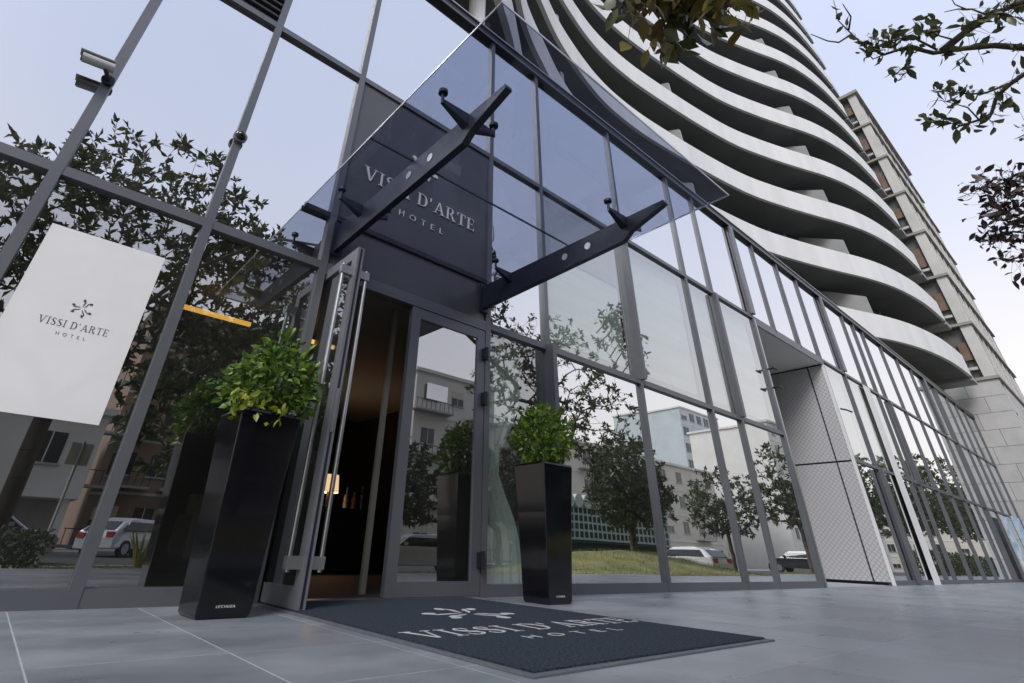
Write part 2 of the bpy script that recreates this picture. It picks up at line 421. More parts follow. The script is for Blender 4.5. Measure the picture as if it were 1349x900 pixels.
SAN = {
 'H': (.78, [rc(.05, 0, .15, 1), rc(.63, 0, .73, 1), rc(.15, .46, .63, .55)]),
 'O': (.96, ribbon([(.47 + .40*math.cos(q), .5 + .45*math.sin(q)) for q in [2*math.pi*k/16 for k in range(17)]], [.1]*17, 1)),
 'T': (.72, [rc(.31, 0, .41, .91), rc(.02, .91, .70, 1)]),
 'E': (.62, [rc(.05, 0, .15, 1), rc(.15, .91, .56, 1), rc(.15, .46, .5, .55), rc(.15, 0, .56, .09)]),
 'L': (.58, [rc(.05, 0, .15, 1), rc(.15, 0, .54, .09)]),
 'C': (.9, ribbon([(.47 + .40*math.cos(q), .5 + .45*math.sin(q)) for q in [math.pi*(.25 + 1.5*k/12) for k in range(13)]], [.1]*13, 1)),
 'U': (.8, ribbon([(.1, 1), (.1, .35), (.2, .1), (.38, .05), (.56, .1), (.66, .35), (.66, 1)], [.1]*7, 3)),
 'Z': (.7, [rc(.04, .91, .64, 1), rc(.04, 0, .64, .09), [(.5, .91), (.64, .91), (.18, .09), (.04, .09)]]),
 'A': (.86, [[(.38, 1), (.48, 1), (.13, 0), (.02, 0)], [(.38, 1), (.48, 1), (.84, 0), (.73, 0)], rc(.2, .28, .66, .37)]),
}
def write(text, font, x0, x1, base, cap, fn, depth, mat, parent, spacing=.12, name='letter', joined=False):
    """letters between x0 and x1 along u, baseline v=base; fn(u,v,d)->xyz"""
    adv = [font[c][0] + spacing for c in text]
    tot = sum(adv) - spacing
    sx = (x1 - x0) / tot
    u = x0; jm = MB()
    for c, a in zip(text, adv):
        if font[c][1]:
            mb = jm if joined else MB()
            for i, pl in enumerate(font[c][1]):
                mb.extrude([(u + p*sx, base + q*cap) for p, q in pl], fn, -.0004, depth + .00025 * (i % 7))
            if not joined: mb.build(name, mat, parent)
        u += a * sx
    if joined: return jm.build(name, mat, parent)
def emblem(cx, cy, r, fn, depth, mat, parent):
    """six curled stems, each ending in a round drop"""
    mb = MB()
    for k in range(6):
        q = math.pi/2 + k * math.pi/3 + .18
        c, s = math.cos(q), math.sin(q)
        bend = .22 if k % 2 else -.20
        L = [(.16, 0), (.36, bend*.25), (.56, bend*.75), (.74, bend*1.0), (.86, bend*.6)]
        tr = lambda p: (cx + r*(c*p[0] - s*p[1]), cy + r*(s*p[0] + c*p[1]))
        for i, pl in enumerate(ribbon([tr(p) for p in L], [r*x for x in (.03, .09, .11, .09, .06)], 4)): mb.extrude(pl, fn, -.0004, depth + .0002*(i % 5))
        e = tr((.86, bend*.35))
        mb.extrude(ell(e[0], e[1], r*.155, r*.105, q + bend), fn, -.0004, depth + .0016)
    return mb.build('emblem', mat, parent)

# ------------------------------------------------------------------ ground
g = MB().poly([(-400, -500, -.75), (600, -500, -.75), (600, 300, -.75), (-400, 300, -.75)], [(0, 1, 2, 3)]).build('ground', 'earth')
tag(g, kind='structure')
PVX0, PVX1 = -30.0, 120.0
pav = MB()
prof = [(7.0, -.0008), (-4.085, -.0008), (-4.6, -.12), (-4.6, -.7), (7.0, -.7)]
pav.poly([(PVX0, y, z) for y, z in prof] + [(PVX1, y, z) for y, z in prof], [(0,1,2,3,4), (9,8,7,6,5), (0,5,6,1), (1,6,7,2), (2,7,8,3), (3,8,9,4), (4,9,5,0)])
pavement = pav.build('pavement', 'grout'); tag(pavement, kind='structure')
random.seed(3)
rowsY = [0.10, -.48, -1.08, -1.68, -2.28, -2.88, -3.48, -4.08]
tproto = {}
for r_i in range(7):
    h = (rowsY[r_i] - rowsY[r_i + 1]) / 2 - .0035
    tproto[r_i] = MB().box((-.2965, -h, -.02), (.2965, h, 0)).mesh('tile', 'tile')
for i in range(42):
    for r_i in range(7):
        t = bpy.data.objects.new('tile', tproto[r_i]); COL.objects.link(t); t.parent = pavement
        t.location = (-1.27 + .6 * i, (rowsY[r_i] + rowsY[r_i + 1]) / 2, random.uniform(-.0002, .0003))
X_T = -1.27 + .6 * 41 + .3
far = MB()
for k in range(120):
    for r_i in range(7):
        if X_T + .6 * k < 95:
            far.box((X_T + .6*k + .003, rowsY[r_i+1] + .003, -.02), (X_T + .6*k + .597, rowsY[r_i] - .003, 0))
o = far.build('tile_field', 'tile', pavement); tag(o, kind='stuff')
# recess floor
box('recess_floor', (11.4, .104, -.02), (15.25, 3.0, -.001), 'tile', pavement)

# ------------------------------------------------------------------ podium with the glass front
hotel = empty('hotel_podium', (0, 0, 0), 'three-row glass-fronted hotel podium in dark metal frames under the wavy tower', 'building')
FY0, FY1 = -.03, .10
Z = [(.095, 2.50), (2.575, 4.995), (5.065, 7.44)]
LEFT = [-3.5, -2.5, -1.5, -.5, .5, 1.495, 3.505, 4.495, 6.485, 8.53, 9.575, 11.33]
RIGHT = [15.33, 17.05, 18.98, 20.03, 20.98, 23.0, 24.96, 26.87, 28.72, 30.5, 32.75, 34.6, 36.5, 38.9]
TOP = LEFT + [12.54, 14.0] + RIGHT
def mw(x): return .034 if x < 5 else (.030 if x < 12 else .032)
random.seed(11)
def mullion(x, z0, z1):
    box('mullion', (x - mw(x), FY0, z0), (x + mw(x), FY1, z1), 'frame', hotel)
for x in LEFT: mullion(x, 0, 7.44)
for x in (12.54, 14.0): mullion(x, 5.065, 7.44)
for x in RIGHT: mullion(x, 0, 7.44)
def pane(x0, x1, z0, z1, mat, y=.018, parent=None, name='glass_pane'):
    a = x0 + mw(x0) - .004; b = x1 - mw(x1) + .004
    hx, hz = (b - a) / 2, (z1 - z0) / 2 + .004
    mb = MB(); mb.box((-hx, 0, -hz), (hx, .012, hz))
    mb.mi = [1, 1, 0, 1, 1, 1]
    o = mb.build(name, [mat, 'pane_back'], parent or hotel, ((a + b) / 2, y, (z0 + z1) / 2))
    o.rotation_euler = (random.gauss(0, .0016), 0, random.gauss(0, .0016))
    return o
def rail(x0, x1, z0, z1, mat='frame', name='transom', y0=FY0 + .004):
    box(name, (x0 + mw(x0), y0, z0), (x1 - mw(x1), FY1, z1), mat, hotel)
bays_l = list(zip(LEFT[:-1], LEFT[1:])); bays_r = list(zip(RIGHT[:-1], RIGHT[1:])); bays_t = list(zip(TOP[:-1], TOP[1:]))
for (x0, x1) in bays_l + bays_r:
    doorbay = abs(x0 - 1.495) < .01
    if not doorbay:
        rail(x0, x1, -.01, .095, name='sill')
        pane(x0, x1, *Z[0], 'pane_lobby' if x0 < 3 else ('pane_blind' if x0 < 4 else 'pane_coated'))
        pane(x0, x1, *Z[1], 'pane_blind' if (4.4 < x0 < 11 or 15 < x0 < 20) else 'pane_coated')
    rail(x0, x1, 2.50, 2.575)
for (x0, x1) in bays_t:
    rail(x0, x1, 4.995, 5.065)
    if abs(x0 + .5) < .01:
        box('louvre_back', (x0 + .04, .09, 5.065), (x1 - .04, .10, 7.44), 'frame_dark', hotel)
        for k in range(24):
            s = box('louvre_slat', (x0 + .036, -.012, 5.09 + .097 * k), (x1 - .036, .06, 5.108 + .097 * k), 'frame', hotel); s.rotation_euler.x = R(24)
    else:
        pane(x0, x1, *Z[2], 'pane_coated')
box('head_frame', (-3.6, -.05, 7.44), (38.95, .14, 7.595), 'frame_dark', hotel)
box('roof_edge', (-3.6, -.075, 7.598), (38.97, .30, 7.622), 'alu', hotel)
box('head_bead', (-3.6, -.066, 7.43), (38.95, -.0505, 7.462), 'frame', hotel)
box('roof', (-3.6, .142, 7.44), (39.1, 7.0, 7.592), 'concrete', hotel)
# projecting fins
def fin(x, z0, z1, d=.16, t=.05, mat='fin_grey'):
    box('fin', (x - t, FY0 - d, z0), (x + t, FY0 - .001, z1), mat, hotel)
for x in (11.33, 17.05, 28.72): fin(x, 5.09, 7.41, .05, .075)
fin(6.485, 2.56, 4.97, .07, .030, 'frame'); fin(9.575, 2.56, 5.0, .06, .045, 'frame'); fin(4.495, .02, 2.56, .10, .034, 'frame')
fin(20.98, 2.56, 5.0, .05, .05, 'frame'); fin(17.05, .02, 2.5, .08, .09, 'frame'); fin(30.5, .02, 7.3, .04, .04, 'frame')
# pale post at the recess edge and its clamps
box('corner_post', (11.365, -.035, .0), (11.42, .09, 4.994), 'alu', hotel)
for z in (3.46, 3.85): MB().tube([(11.39, -.03, z), (11.39, -.16, z)], .022, 8).tube([(11.33, -.15, z), (11.52, -.15, z)], .022, 8).build('clamp', 'frame_dark', hotel)
MB().tube([(15.5, -.03, 3.77), (15.5, -.15, 3.72)], .02, 8).tube([(15.5, -.15, 3.72), (15.72, -.2, 3.7)], .02, 8).build('clamp', 'frame_dark', hotel)
# recess
box('recess_soffit', (11.425, .0, 4.90), (15.28, 3.0, 4.994), 'white_paint', hotel)
box('recess_beam', (11.425, -.028, 4.87), (15.28, -.001, 4.992), 'frame', hotel)
for (ya, yb) in ((.03, .335), (.375, 1.62), (1.66, 3.0)):
    for (za, zb) in ((.06, 2.495), (2.535, 4.86)):
        box('cladding_panel', (15.27, ya, za), (15.33, yb, zb), 'cladding', hotel)
box('recess_wall', (15.331, .105, 0), (15.40, 3.1, 4.9), 'frame_dark', hotel)
box('cladding_edge', (15.255, -.04, .0), (15.292, .027, 4.87), 'white_paint', hotel)
box('recess_back', (11.33, 3.1, 0), (15.33, 3.2, 5), 'interior_wall', hotel)
box('recess_side', (11.34, .105, 0), (11.36, 3.1, 5), 'frame_dark', hotel)
box('pale_pier', (18.42, -.06, .0), (18.94, -.0315, 4.99), 'white_paint', hotel)
# interior
box('interior_floor', (-6, .12, -.03), (11.3, 6.2, .0), 'interior_floor', hotel)
box('interior_ceiling', (-6, .14, 2.64), (11.3, 6.2, 2.74), 'interior_ceiling', hotel)
box('interior_wall', (-6, 6.2, 0), (11.3, 6.3, 2.64), 'interior_wall', hotel)
box('interior_wall', (-6.1, .14, 0), (-6, 6.2, 2.64), 'interior_wood', hotel)
box('interior_wall', (11.31, 3.21, 0), (11.42, 6.3, 2.74), 'interior_wall', hotel)
box('interior_wall', (5.3, .9, 0), (5.42, 6.1, 2.64), 'interior_wall', hotel)
box('interior_wall', (-6, 1.5, 2.75), (39, 1.6, 7.43), 'interior_wall', hotel)
box('interior_wall', (15.5, 2.5, 0), (39, 2.6, 2.7), 'interior_wall', hotel)
box('interior_floor', (15.5, .12, -.03), (39, 2.5, .0), 'interior_floor', hotel)
box('wood_shelf_wall', (-3.4, .9, .4), (-.75, .95, 2.45), 'interior_wood', hotel)
for (x0, x1) in bays_l:
    if 4.4 < x0 < 11:
        ztop = 4.98
        if x0 < 5:
            box('spandrel', (x0 + .05, .14, 4.10), (x1 - .05, .17, 4.98), 'concrete', hotel); ztop = 4.09
        box('roller_blind', (x0 + .05, .16, 2.76), (x1 - .05, .165, ztop), 'blind', hotel)
for (x0, x1) in bays_r[:3]: box('roller_blind', (x0 + .05, .16, 2.76), (x1 - .05, .165, 4.98), 'blind', hotel)
# curtain beside the door
def curtain(xa, xb, z0, z1, y, amp, waist=None):
    mb = MB(); nx, nz = 44, 12; pts = []
    for j in range(nz + 1):
        t = j / nz; z = z0 + (z1 - z0) * t
        k = 1.0 if not waist else 1 - .55 * math.exp(-((t - waist) / .18) ** 2)
        for i in range(nx + 1):
            s = i / nx
            pts.append((xa + (xb - xa) * s * k, y + amp * math.sin(s * 34 + .6 * t) * (.6 + .4 * k), z))
    fs = [(j*(nx+1)+i, j*(nx+1)+i+1, (j+1)*(nx+1)+i+1, (j+1)*(nx+1)+i) for j in range(nz) for i in range(nx)]
    return mb.poly(pts, fs).build('curtain', 'curtain', None, smooth=True)
tag(curtain(3.60, 4.22, .02, 2.49, .20, .022, .45), 'pale green gathered curtain behind the pane right of the hotel door', 'curtain')
# pale partition seen through the doorway
box('interior_pillar', (2.60, .52, .0), (2.65, .56, 2.63), 'interior_ceiling', hotel)

# entrance: head, frame, shut leaf, open leaf
box('sign_panel', (1.53, -.004, 2.577), (3.47, .03, 4.993), 'sign_panel', hotel)
box('door_head', (1.53, -.028, 2.462), (3.47, .10, 2.498), 'frame', hotel)
box('threshold', (1.53, -.02, -.012), (3.47, .11, .012), 'alu', hotel)
d2 = empty('shut_door', (2.98, 0, 0)); d2.parent = hotel
d2['label'] = 'shut glazed door leaf with its grey frame'
def leaf_parts(parent, wd, ht, hinge_side, st=.105, bot=.12):
    box('stile', (-wd/2, -.022, .015), (-wd/2 + st, .03, ht), 'frame', parent)
    box('stile', (wd/2 - st, -.022, .015), (wd/2, .03, ht), 'frame', parent)
    box('rail', (-wd/2 + st, -.021, .015), (wd/2 - st, .029, bot), 'frame', parent)
    box('rail', (-wd/2 + st, -.021, ht - st), (wd/2 - st, .029, ht), 'frame', parent)
    mb = MB().box((-wd/2 + st - .004, -.004, bot - .004), (wd/2 - st + .004, .008, ht - st + .004)); mb.mi = [1, 1, 0, 1, 1, 1]
    mb.build('door_glass', ['pane_lobby', 'pane_back'], parent)
leaf_parts(d2, .97, 2.455, 1)
for z in (.28, 1.70, 2.18):
    MB().box((.44, -.075, z - .06), (.50, -.023, z + .06)).tube([(.47, -.075, z - .07), (.47, -.075, z + .07)], .02, 8).build('hinge', 'frame_dark', d2)
d1 = empty('open_door', (1.573, -.12, 0), rz=R(-90)); d1.parent = hotel
d1['label'] = 'open glazed door leaf swung out over the pavement'
wd = .96
box('stile', (-wd/2, -.028, .015), (-wd/2 + .09, .028, 2.50), 'fin_grey', d1)
box('stile', (wd/2 - .09, -.028, .015), (wd/2, .028, 2.50), 'fin_grey', d1)
box('stile_groove', (wd/2 + .0005, -.008, .02), (wd/2 + .003, .008, 2.49), 'frame_dark', d1)
box('lock_plate', (wd/2 + .0035, -.014, 1.02), (wd/2 + .006, .014, 1.32), 'chrome', d1)
box('rail', (-wd/2 + .09, -.027, .015), (wd/2 - .09, .027, .12), 'fin_grey', d1)
box('rail', (-wd/2 + .09, -.027, 2.41), (wd/2 - .09, .027, 2.50), 'fin_grey', d1)
mb = MB().box((-wd/2 + .085, -.006, .115), (wd/2 - .085, .006, 2.415)); mb.build('door_glass', 'pane_lobby', d1)
for s in (-1, 1):
    hb = MB().tube([(wd/2 - .06, s*.105, .20), (wd/2 - .06, s*.105, 2.33)], .017, 12, caps=True)
    h = hb.build('pull_handle', 'chrome', d1, smooth=False)
    for z in (.25, 2.28): MB().box((wd/2 - .085, min(s*.029, s*.125), z - .035), (wd/2 - .035, max(s*.029, s*.125), z + .035)).build('handle_mount', 'alu', d1)
# notice on the shut door
o = MB().box((-.125, 0, -.075), (.125, .001, .075)).build('notice_sheet', 'paper', None, (2.88, -.0062, 1.66)); tag(o, 'small white notice sheet stuck to the glass of the shut door', 'notice')
# interior lamp, console and strip light
con = empty('console_table', (3.9, 4.1, 0), 'black console table inside the lobby under the lit lamp', 'table')
box('table_top', (-.8, -.25, .80), (.8, .25, .85), 'black_furniture', con)
box('table_front', (-.78, -.23, .03), (.78, .23, .80), 'black_furniture', con)
for q, (bx_, bh, mt2) in enumerate(((4.15, .30, 'window_mid'), (4.28, .24, 'interior_wood'), (4.42, .34, 'window_dark'))):
    bt = MB().tube([(0,0,0), (0,0,bh*.6), (0,0,bh*.75), (0,0,bh)], [.04,.04,.014,.014], 12).build('bottle', mt2, None, (bx_, 4.0, .851), smooth=False)
    tag(bt, ['squat grey glass bottle on the lobby console', 'short amber bottle on the lobby console', 'tall dark bottle on the lobby console'][q], 'bottle')
ar = empty('armchair', (2.2, 3.4, 0), 'beige armchair standing inside the lobby doorway', 'armchair')
MB().box((-.38, -.36, .16), (.38, .38, .44)).build('seat', 'interior_ceiling', ar, bevel=.05)
MB().box((-.38, .28, .441), (.38, .42, .86)).build('backrest', 'interior_ceiling', ar, bevel=.05)
for s_ in (-1, 1): MB().box((s_*.385 - .06, -.36, .16), (s_*.385 + .06, .40, .62)).build('armrest', 'interior_ceiling', ar, bevel=.04)
for sx in (-1, 1):
    for sy in (-1, 1): MB().tube([(sx*.33, sy*.31, 0), (sx*.33, sy*.31, .165)], .02, 8).build('leg', 'black_furniture', ar)
lp = empty('table_lamp', (3.82, 4.0, .85), 'lit table lamp with warm drum shade inside the dark lobby', 'lamp')
MB().tube([(0,0,0),(0,0,.015),(0,0,.02),(0,0,.22)], [.07,.07,.018,.018], 12).build('lamp_base', 'black_furniture', lp)
MB().tube([(0,0,.2),(0,0,.45)], [.16,.13], 20, caps=False).build('lamp_shade', 'lamp_glow', lp, smooth=True)
ld = bpy.data.lights.new('lamp_light', 'POINT'); ld.energy = 3.2; ld.color = (1, .80, .60); ld.shadow_soft_size = .08
lo = bpy.data.objects.new('lamp_light', ld); COL.objects.link(lo); lo.parent = lp; lo.location = (0, 0, .33)
sl = empty('strip_light', (1.07, 1.5, 2.38), 'glowing orange strip light hanging behind the pane left of the door', 'strip light')
MB().box((-.34, -.02, -.02), (.34, .02, .02)).build('glowing_tube', 'strip_glow', sl)
for s in (-.3, .3): MB().tube([(s, 0, .02), (s, 0, .26)], .004, 6).build('hanger', 'frame_dark', sl)

# ------------------------------------------------------------------ sign lettering over the door
fac = lambda y0: (lambda u, v, d: (u, y0 - d, v))
sg = empty('hotel_sign', (2.5, -.004, 3.69), 'cream raised lettering VISSI D\'ARTE HOTEL with emblem over the door', 'sign')
gs = lambda u, v, d: (u - 2.5, -d, v - 3.69)
write("VISSI D'ARTE", SER, 1.72, 3.26, 3.69, .165, gs, .012, 'letter_white', sg)
write('HOTEL', SAN, 2.20, 2.80, 3.445, .072, gs, .010, 'letter_white', sg, spacing=.75)
emblem(2.48, 4.27, .20, gs, .012, 'letter_white', sg)

# poster behind the left pane
po = empty('poster', (-.035, .008, .945), 'white poster with the small dark hotel emblem on the left pane', 'poster')
MB().box((-.345, .002, 0), (.345, .0045, 1.205)).build('sheet', 'paper', po)
gp = lambda u, v, d: (u + .035, .002 - d, v - .945)
write("VISSI D'ARTE", SER, -.215, .165, 1.49, .046, gp, .0008, 'ink', po, name='print')
write('HOTEL', SAN, -.10, .06, 1.435, .020, gp, .0008, 'ink', po, spacing=.75, name='print')
emblem(-.025, 1.635, .062, gp, .0008, 'ink', po)

# ------------------------------------------------------------------ glass canopy
can = empty('glass_canopy', (2.55, 0, 3.0), 'tinted glass canopy on two tapered dark steel arms over the entrance', 'canopy')
CX = 2.55
def crect(n, a, b, m, p=None): return box(n, (a[0] - CX, a[1], a[2] - 3.0), (b[0] - CX, b[1], b[2] - 3.0), m, p or can)
ZC = 3.072
for (ya, yb) in ((-2.70, -1.215), (-1.203, -.03)):
    sh = crect('glass_sheet', (1.206, ya, ZC), (3.894, yb, ZC + .014), 'canopy_glass')
crect('joint_seal', (1.206, -1.2145, ZC - .002), (3.894, -1.2035, ZC + .013), 'frame_dark')
crect('wall_seal', (1.2, -.0295, ZC - .025), (3.9, -.006, ZC + .03), 'frame_dark')
crect('edge_trim', (1.2, -2.706, ZC - .001), (3.9, -2.7005, ZC + .015), 'alu')
crect('edge_trim', (1.2, -2.70, ZC - .001), (1.2055, -.03, ZC + .015), 'alu')
crect('edge_trim', (3.8945, -2.70, ZC - .001), (3.90, -.03, ZC + .015), 'alu')
for bx in (1.58, 3.42):
    prof = [(-.031, 2.985), (-2.36, 2.965), (-2.37, 2.925), (-2.02, 2.815), (-1.93, 2.745), (-.031, 2.70)]
    b_ = MB().extrude(prof, lambda y, z, d: (bx - CX + d, y, z - 3.0), -.028, .028).build('arm_beam', 'steel_navy', can, bevel=.004)
    MB().box((bx - CX - .06, -.045, -.33), (bx - CX + .06, -.0312, .02)).build('wall_plate', 'steel_navy', b_)
    for y in (-1.27, -1.55):
        MB().tube([(bx - CX - .034, y, -.14), (bx - CX + .034, y, -.14)], .034, 14).build('bolt_cap', 'chrome', b_)
    for y in (-1.96, -.49):
        for s in (-1, 1):
            x0, x1 = bx - CX + s * .028, bx - CX + s * .235
            a_ = MB()
            a_.poly([(x0, y - .035, -.13), (x0, y + .035, -.13), (x0, y + .035, -.03), (x0, y - .035, -.03),
                     (x1, y - .014, -.045), (x1, y + .014, -.045), (x1, y + .014, -.015), (x1, y - .014, -.015)],
                    [(0,1,2,3), (7,6,5,4), (0,4,5,1), (1,5,6,2), (2,6,7,3), (3,7,4,0)])
            a_ = a_.build('spider_arm', 'steel_navy', can)
            MB().tube([(x1, y, -.05), (x1, y, .045), (x1, y, .046), (x1, y, .0715)], [.012, .012, .034, .034], 12).build('point_fixing', 'steel_navy', a_)

# ------------------------------------------------------------------ security cameras
bc = empty('bullet_camera', (-.5, -.031, 3.40), 'grey bullet security camera with sunshield bracketed to the window mullion', 'security camera')
MB().tube([(0, 0, 0), (0, -.03, 0)], .045, 12).build('wall_base', 'frame_dark', bc)
MB().tube([(0, -.03, 0), (-.03, -.10, .01), (-.05, -.12, .04)], .016, 8).build('bracket', 'frame_dark', bc)
MB().tube([(.01, -.11, .055), (-.19, -.11, .03)], .038, 14).build('camera_body', 'cctv_white', bc)
MB().tube([(-.19, -.11, .03), (-.197, -.11, .0292)], .031, 14).build('lens', 'lens', bc)
MB().poly([(.0, -.15, .096), (.0, -.07, .096), (-.215, -.07, .07), (-.215, -.15, .07), (.0, -.15, .101), (.0, -.07, .101), (-.215, -.07, .075), (-.215, -.15, .075)],
          [(0,1,2,3), (7,6,5,4), (0,4,5,1), (1,5,6,2), (2,6,7,3), (3,7,4,0)]).build('sunshield', 'cctv_white', bc)
dc = empty('dome_camera', (.5, -.031, 3.45), 'small dark dome security camera on the mullion beside the entrance bay', 'security camera')
MB().tube([(0, 0, 0), (0, -.035, 0)], .058, 18).build('collar', 'fin_grey', dc)
MB().tube([(0, -.035, 0), (0, -.055, 0), (0, -.07, 0), (0, -.08, 0)], [.046, .041, .027, .006], 16).build('dome', 'lens', dc, smooth=True)

# ------------------------------------------------------------------ doormat
mt = empty('doormat', (2.42, -1.3, 0), 'large dark blue doormat with white hotel lettering before the entrance', 'doormat')
MX0, MX1, MY0, MY1 = 1.50, 3.27, -2.55, -.05
MB().box((MX0 - 2.42, MY0 + 1.3, .001), (MX1 - 2.42, MY1 + 1.3, .007)).build('rubber_border', 'rubber', mt)
MB().box((MX0 + .035 - 2.42, MY0 + 1.335, .0072), (MX1 - .035 - 2.42, MY1 + 1.27, .014)).build('pile', 'mat_pile', mt)
gm = lambda u, v, d: (u - 2.42, v + 1.3, .0142 + d)
write("VISSI D'ARTE", SER, 1.60, 3.20, -1.80, .20, gm, .0006, 'mat_white', mt, name='print')
write('HOTEL', SAN, 2.06, 2.76, -2.0, .075, gm, .0006, 'mat_white', mt, spacing=.75, name='print')
emblem(2.45, -1.08, .30, gm, .0006, 'mat_white', mt)

# ------------------------------------------------------------------ planters and shrubs
def planter(x, y, label, rz=0):
    p = empty('planter', (x, y, 0), label, 'planter', 'tall black planters beside the entrance', rz)
    b0, b1, H = .142, .188, 1.05
    mb = MB()
    lev = [(b0 - .012, 0), (b0, .015), (b0 + (b1-b0)*.55, H*.62), (b1, H - .02), (b1 - .006, H), (b1 - .025, H), (b1 - .03, H - .09)]
    pts = [(sx * w_, sy * w_, z) for w_, z in lev for sx, sy in ((-1,-1),(1,-1),(1,1),(-1,1))]
    fs = [(i*4 + k, i*4 + (k+1) % 4, (i+1)*4 + (k+1) % 4, (i+1)*4 + k) for i in range(len(lev)-1) for k in range(4)] + [(3,2,1,0)]
    mb.poly(pts, fs).build('pot', 'planter_black', p, bevel=.008)
    MB().box((-b1 + .032, -b1 + .032, H - .12), (b1 - .032, b1 - .032, H - .075)).build('soil', 'soil', p)
    slope = (b1 - b0) * .55 / (H * .62)
    write('LECHUZA', SAN, -.05, .05, .05, .011, lambda u, v, d: (u, -(b0 + slope * (v - .015)) - .0005 - d, v), .0008, 'letter_white', p, spacing=.2, name='print', joined=True)
    return p
planter(1.09, -.58, 'tall gloss black square planter against the open door leaf', R(3))
planter(3.70, -.60, 'tall gloss black square planter standing right of the doormat')

def leaves(name, P, D, S, mat, parent, wid=.42, fold=.25, seed=0, n6=False, smooth=False):
    """one leaf at each P along D with size S (numpy arrays)"""
    rng = np.random.default_rng(seed)
    n = len(P); D = D / np.linalg.norm(D, axis=1, keepdims=True)
    rnd = rng.normal(size=(n, 3)); A = np.cross(D, rnd); A /= np.linalg.norm(A, axis=1, keepdims=True) + 1e-9
    Nn = np.cross(D, A)
    S = S[:, None]
    if n6:
        prof = [(0, 0), (.30, wid*.42), (.62, wid*.46), (1, 0), (.62, -wid*.46), (.30, -wid*.42)]
        mid = [(.30, 0), (.62, 0)]
        V = [P + D*S*a + A*S*b + Nn*S*(fold*abs(b) - .18*a*a) for a, b in prof] + [P + D*S*a - Nn*S*(.18*a*a) for a, b in mid]
        V = np.stack(V, 1).reshape(-1, 3); k = 8
        base = np.arange(n) * k
        tri = [(0,6,1), (2,7,3), (0,5,6), (4,3,7)]; quad = [(1,6,7,2), (5,4,7,6)]
        me = bpy.data.meshes.new(name)
        T = (base[:, None, None] + np.array(tri)[None]).reshape(-1); Q = (base[:, None, None] + np.array(quad)[None]).reshape(-1)
        lv = np.concatenate([T, Q]); cnt = np.concatenate([np.full(n*4, 3), np.full(n*2, 4)])
    else:
        V = np.stack([P, P + D*S*.5 + A*S*wid*.5 + Nn*S*fold*.3, P + D*S - Nn*S*.1, P + D*S*.5 - A*S*wid*.5 + Nn*S*fold*.3], 1).reshape(-1, 3)
        base = np.arange(n) * 4
        lv = (base[:, None, None] + np.array([(0, 1, 2), (0, 2, 3)])[None]).reshape(-1); cnt = np.full(n*2, 3)
        me = bpy.data.meshes.new(name)
    me.vertices.add(len(V)); me.vertices.foreach_set('co', V.astype(np.float32).ravel())
    me.loops.add(len(lv)); me.loops.foreach_set('vertex_index', lv.astype(np.int32))
    st = np.concatenate([[0], np.cumsum(cnt)[:-1]])
    me.polygons.add(len(cnt)); me.polygons.foreach_set('loop_start', st.astype(np.int32))
    me.update(calc_edges=True); me.validate()
    me.materials.append(MATS[mat])
    o = bpy.data.objects.new(name, me); COL.objects.link(o); o.parent = parent
    return o

def shrub(x, y, z, rx, rz_, n, label, seed, mats, lumps, leaf=.05, hang=None):
    s = empty('ficus_shrub', (x, y, z), label, 'shrub', 'clipped shrubs in the planters')
    rng = np.random.default_rng(seed)
    st = MB()
    for k in range(5):
        q = 2*math.pi*k/5; st.tube([(0, 0, -.12), (.03*math.cos(q), .03*math.sin(q), .05), (rx*.6*math.cos(q), rx*.6*math.sin(q), rz_*.9)], [.012, .010, .003], 6)
    st.build('stem', 'bark', s)
    allP = []; allD = []
    for (cx, cy, cz, r, frac) in lumps:
        m = int(n * frac)
        u = rng.normal(size=(m, 3)); u /= np.linalg.norm(u, axis=1, keepdims=True)
        rr = r * rng.uniform(.45, 1.0, (m, 1)) ** .5 * (1 + .12 * np.sin(u[:, :1]*9 + seed) * np.cos(u[:, 2:]*7))
        P = u * rr + np.array([cx, cy, cz]); D = u + rng.normal(scale=.7, size=(m, 3)) + np.array([0, 0, -.35])
        allP.append(P); allD.append(D)
    for k in range(26):
        u = rng.normal(size=3); u[2] = abs(u[2])*.9 - .1; u /= np.linalg.norm(u); c = lumps[k % len(lumps)]
        L = np.linspace(.75, rng.uniform(1.15, 1.5), 9)[:, None]
        allP.append(np.array(c[:3]) + u*c[3]*L + rng.normal(0, .008, (9, 3))); allD.append(u + rng.normal(0, .6, (9, 3)))
    P = np.concatenate(allP); D = np.concatenate(allD)
    ok = P[:, 2] > -.03; P, D = P[ok], D[ok]
    pick = rng.random(len(P)) < .5
    for sel, mt_ in ((pick, mats[0]), (~pick, mats[1])):
        leaves('foliage', P[sel], D[sel], rng.uniform(.55, 1.45, sel.sum()) * leaf, mt_, s, .5, .3, seed + 1, n6=True)
    if hang:
        m = 90; P = np.stack([rng.uniform(-.26, .12, m), rng.uniform(-.22, -.05, m), rng.uniform(.0, .16, m)], 1)
        leaves('young_leaves', P, rng.normal(scale=.6, size=(m, 3)) + np.array([-.3, -.5, -.4]), rng.uniform(.05, .075, m), 'leaf_yellow', s, .5, .3, seed + 5, n6=True)
    return s
shrub(1.09, -.58, 1.0, .3, .3, 1900, 'loose ficus shrub with yellow young leaves in planter by the open door', 5, ('leaf_ficus_dark', 'leaf_ficus'),
      [(0.02, 0, .28, .22, .45), (.17, 0, .30, .17, .2), (-.10, .0, .20, .17, .15), (-.0, .0, .46, .13, .12), (.16, -.05, .14, .13, .08)], hang=True)
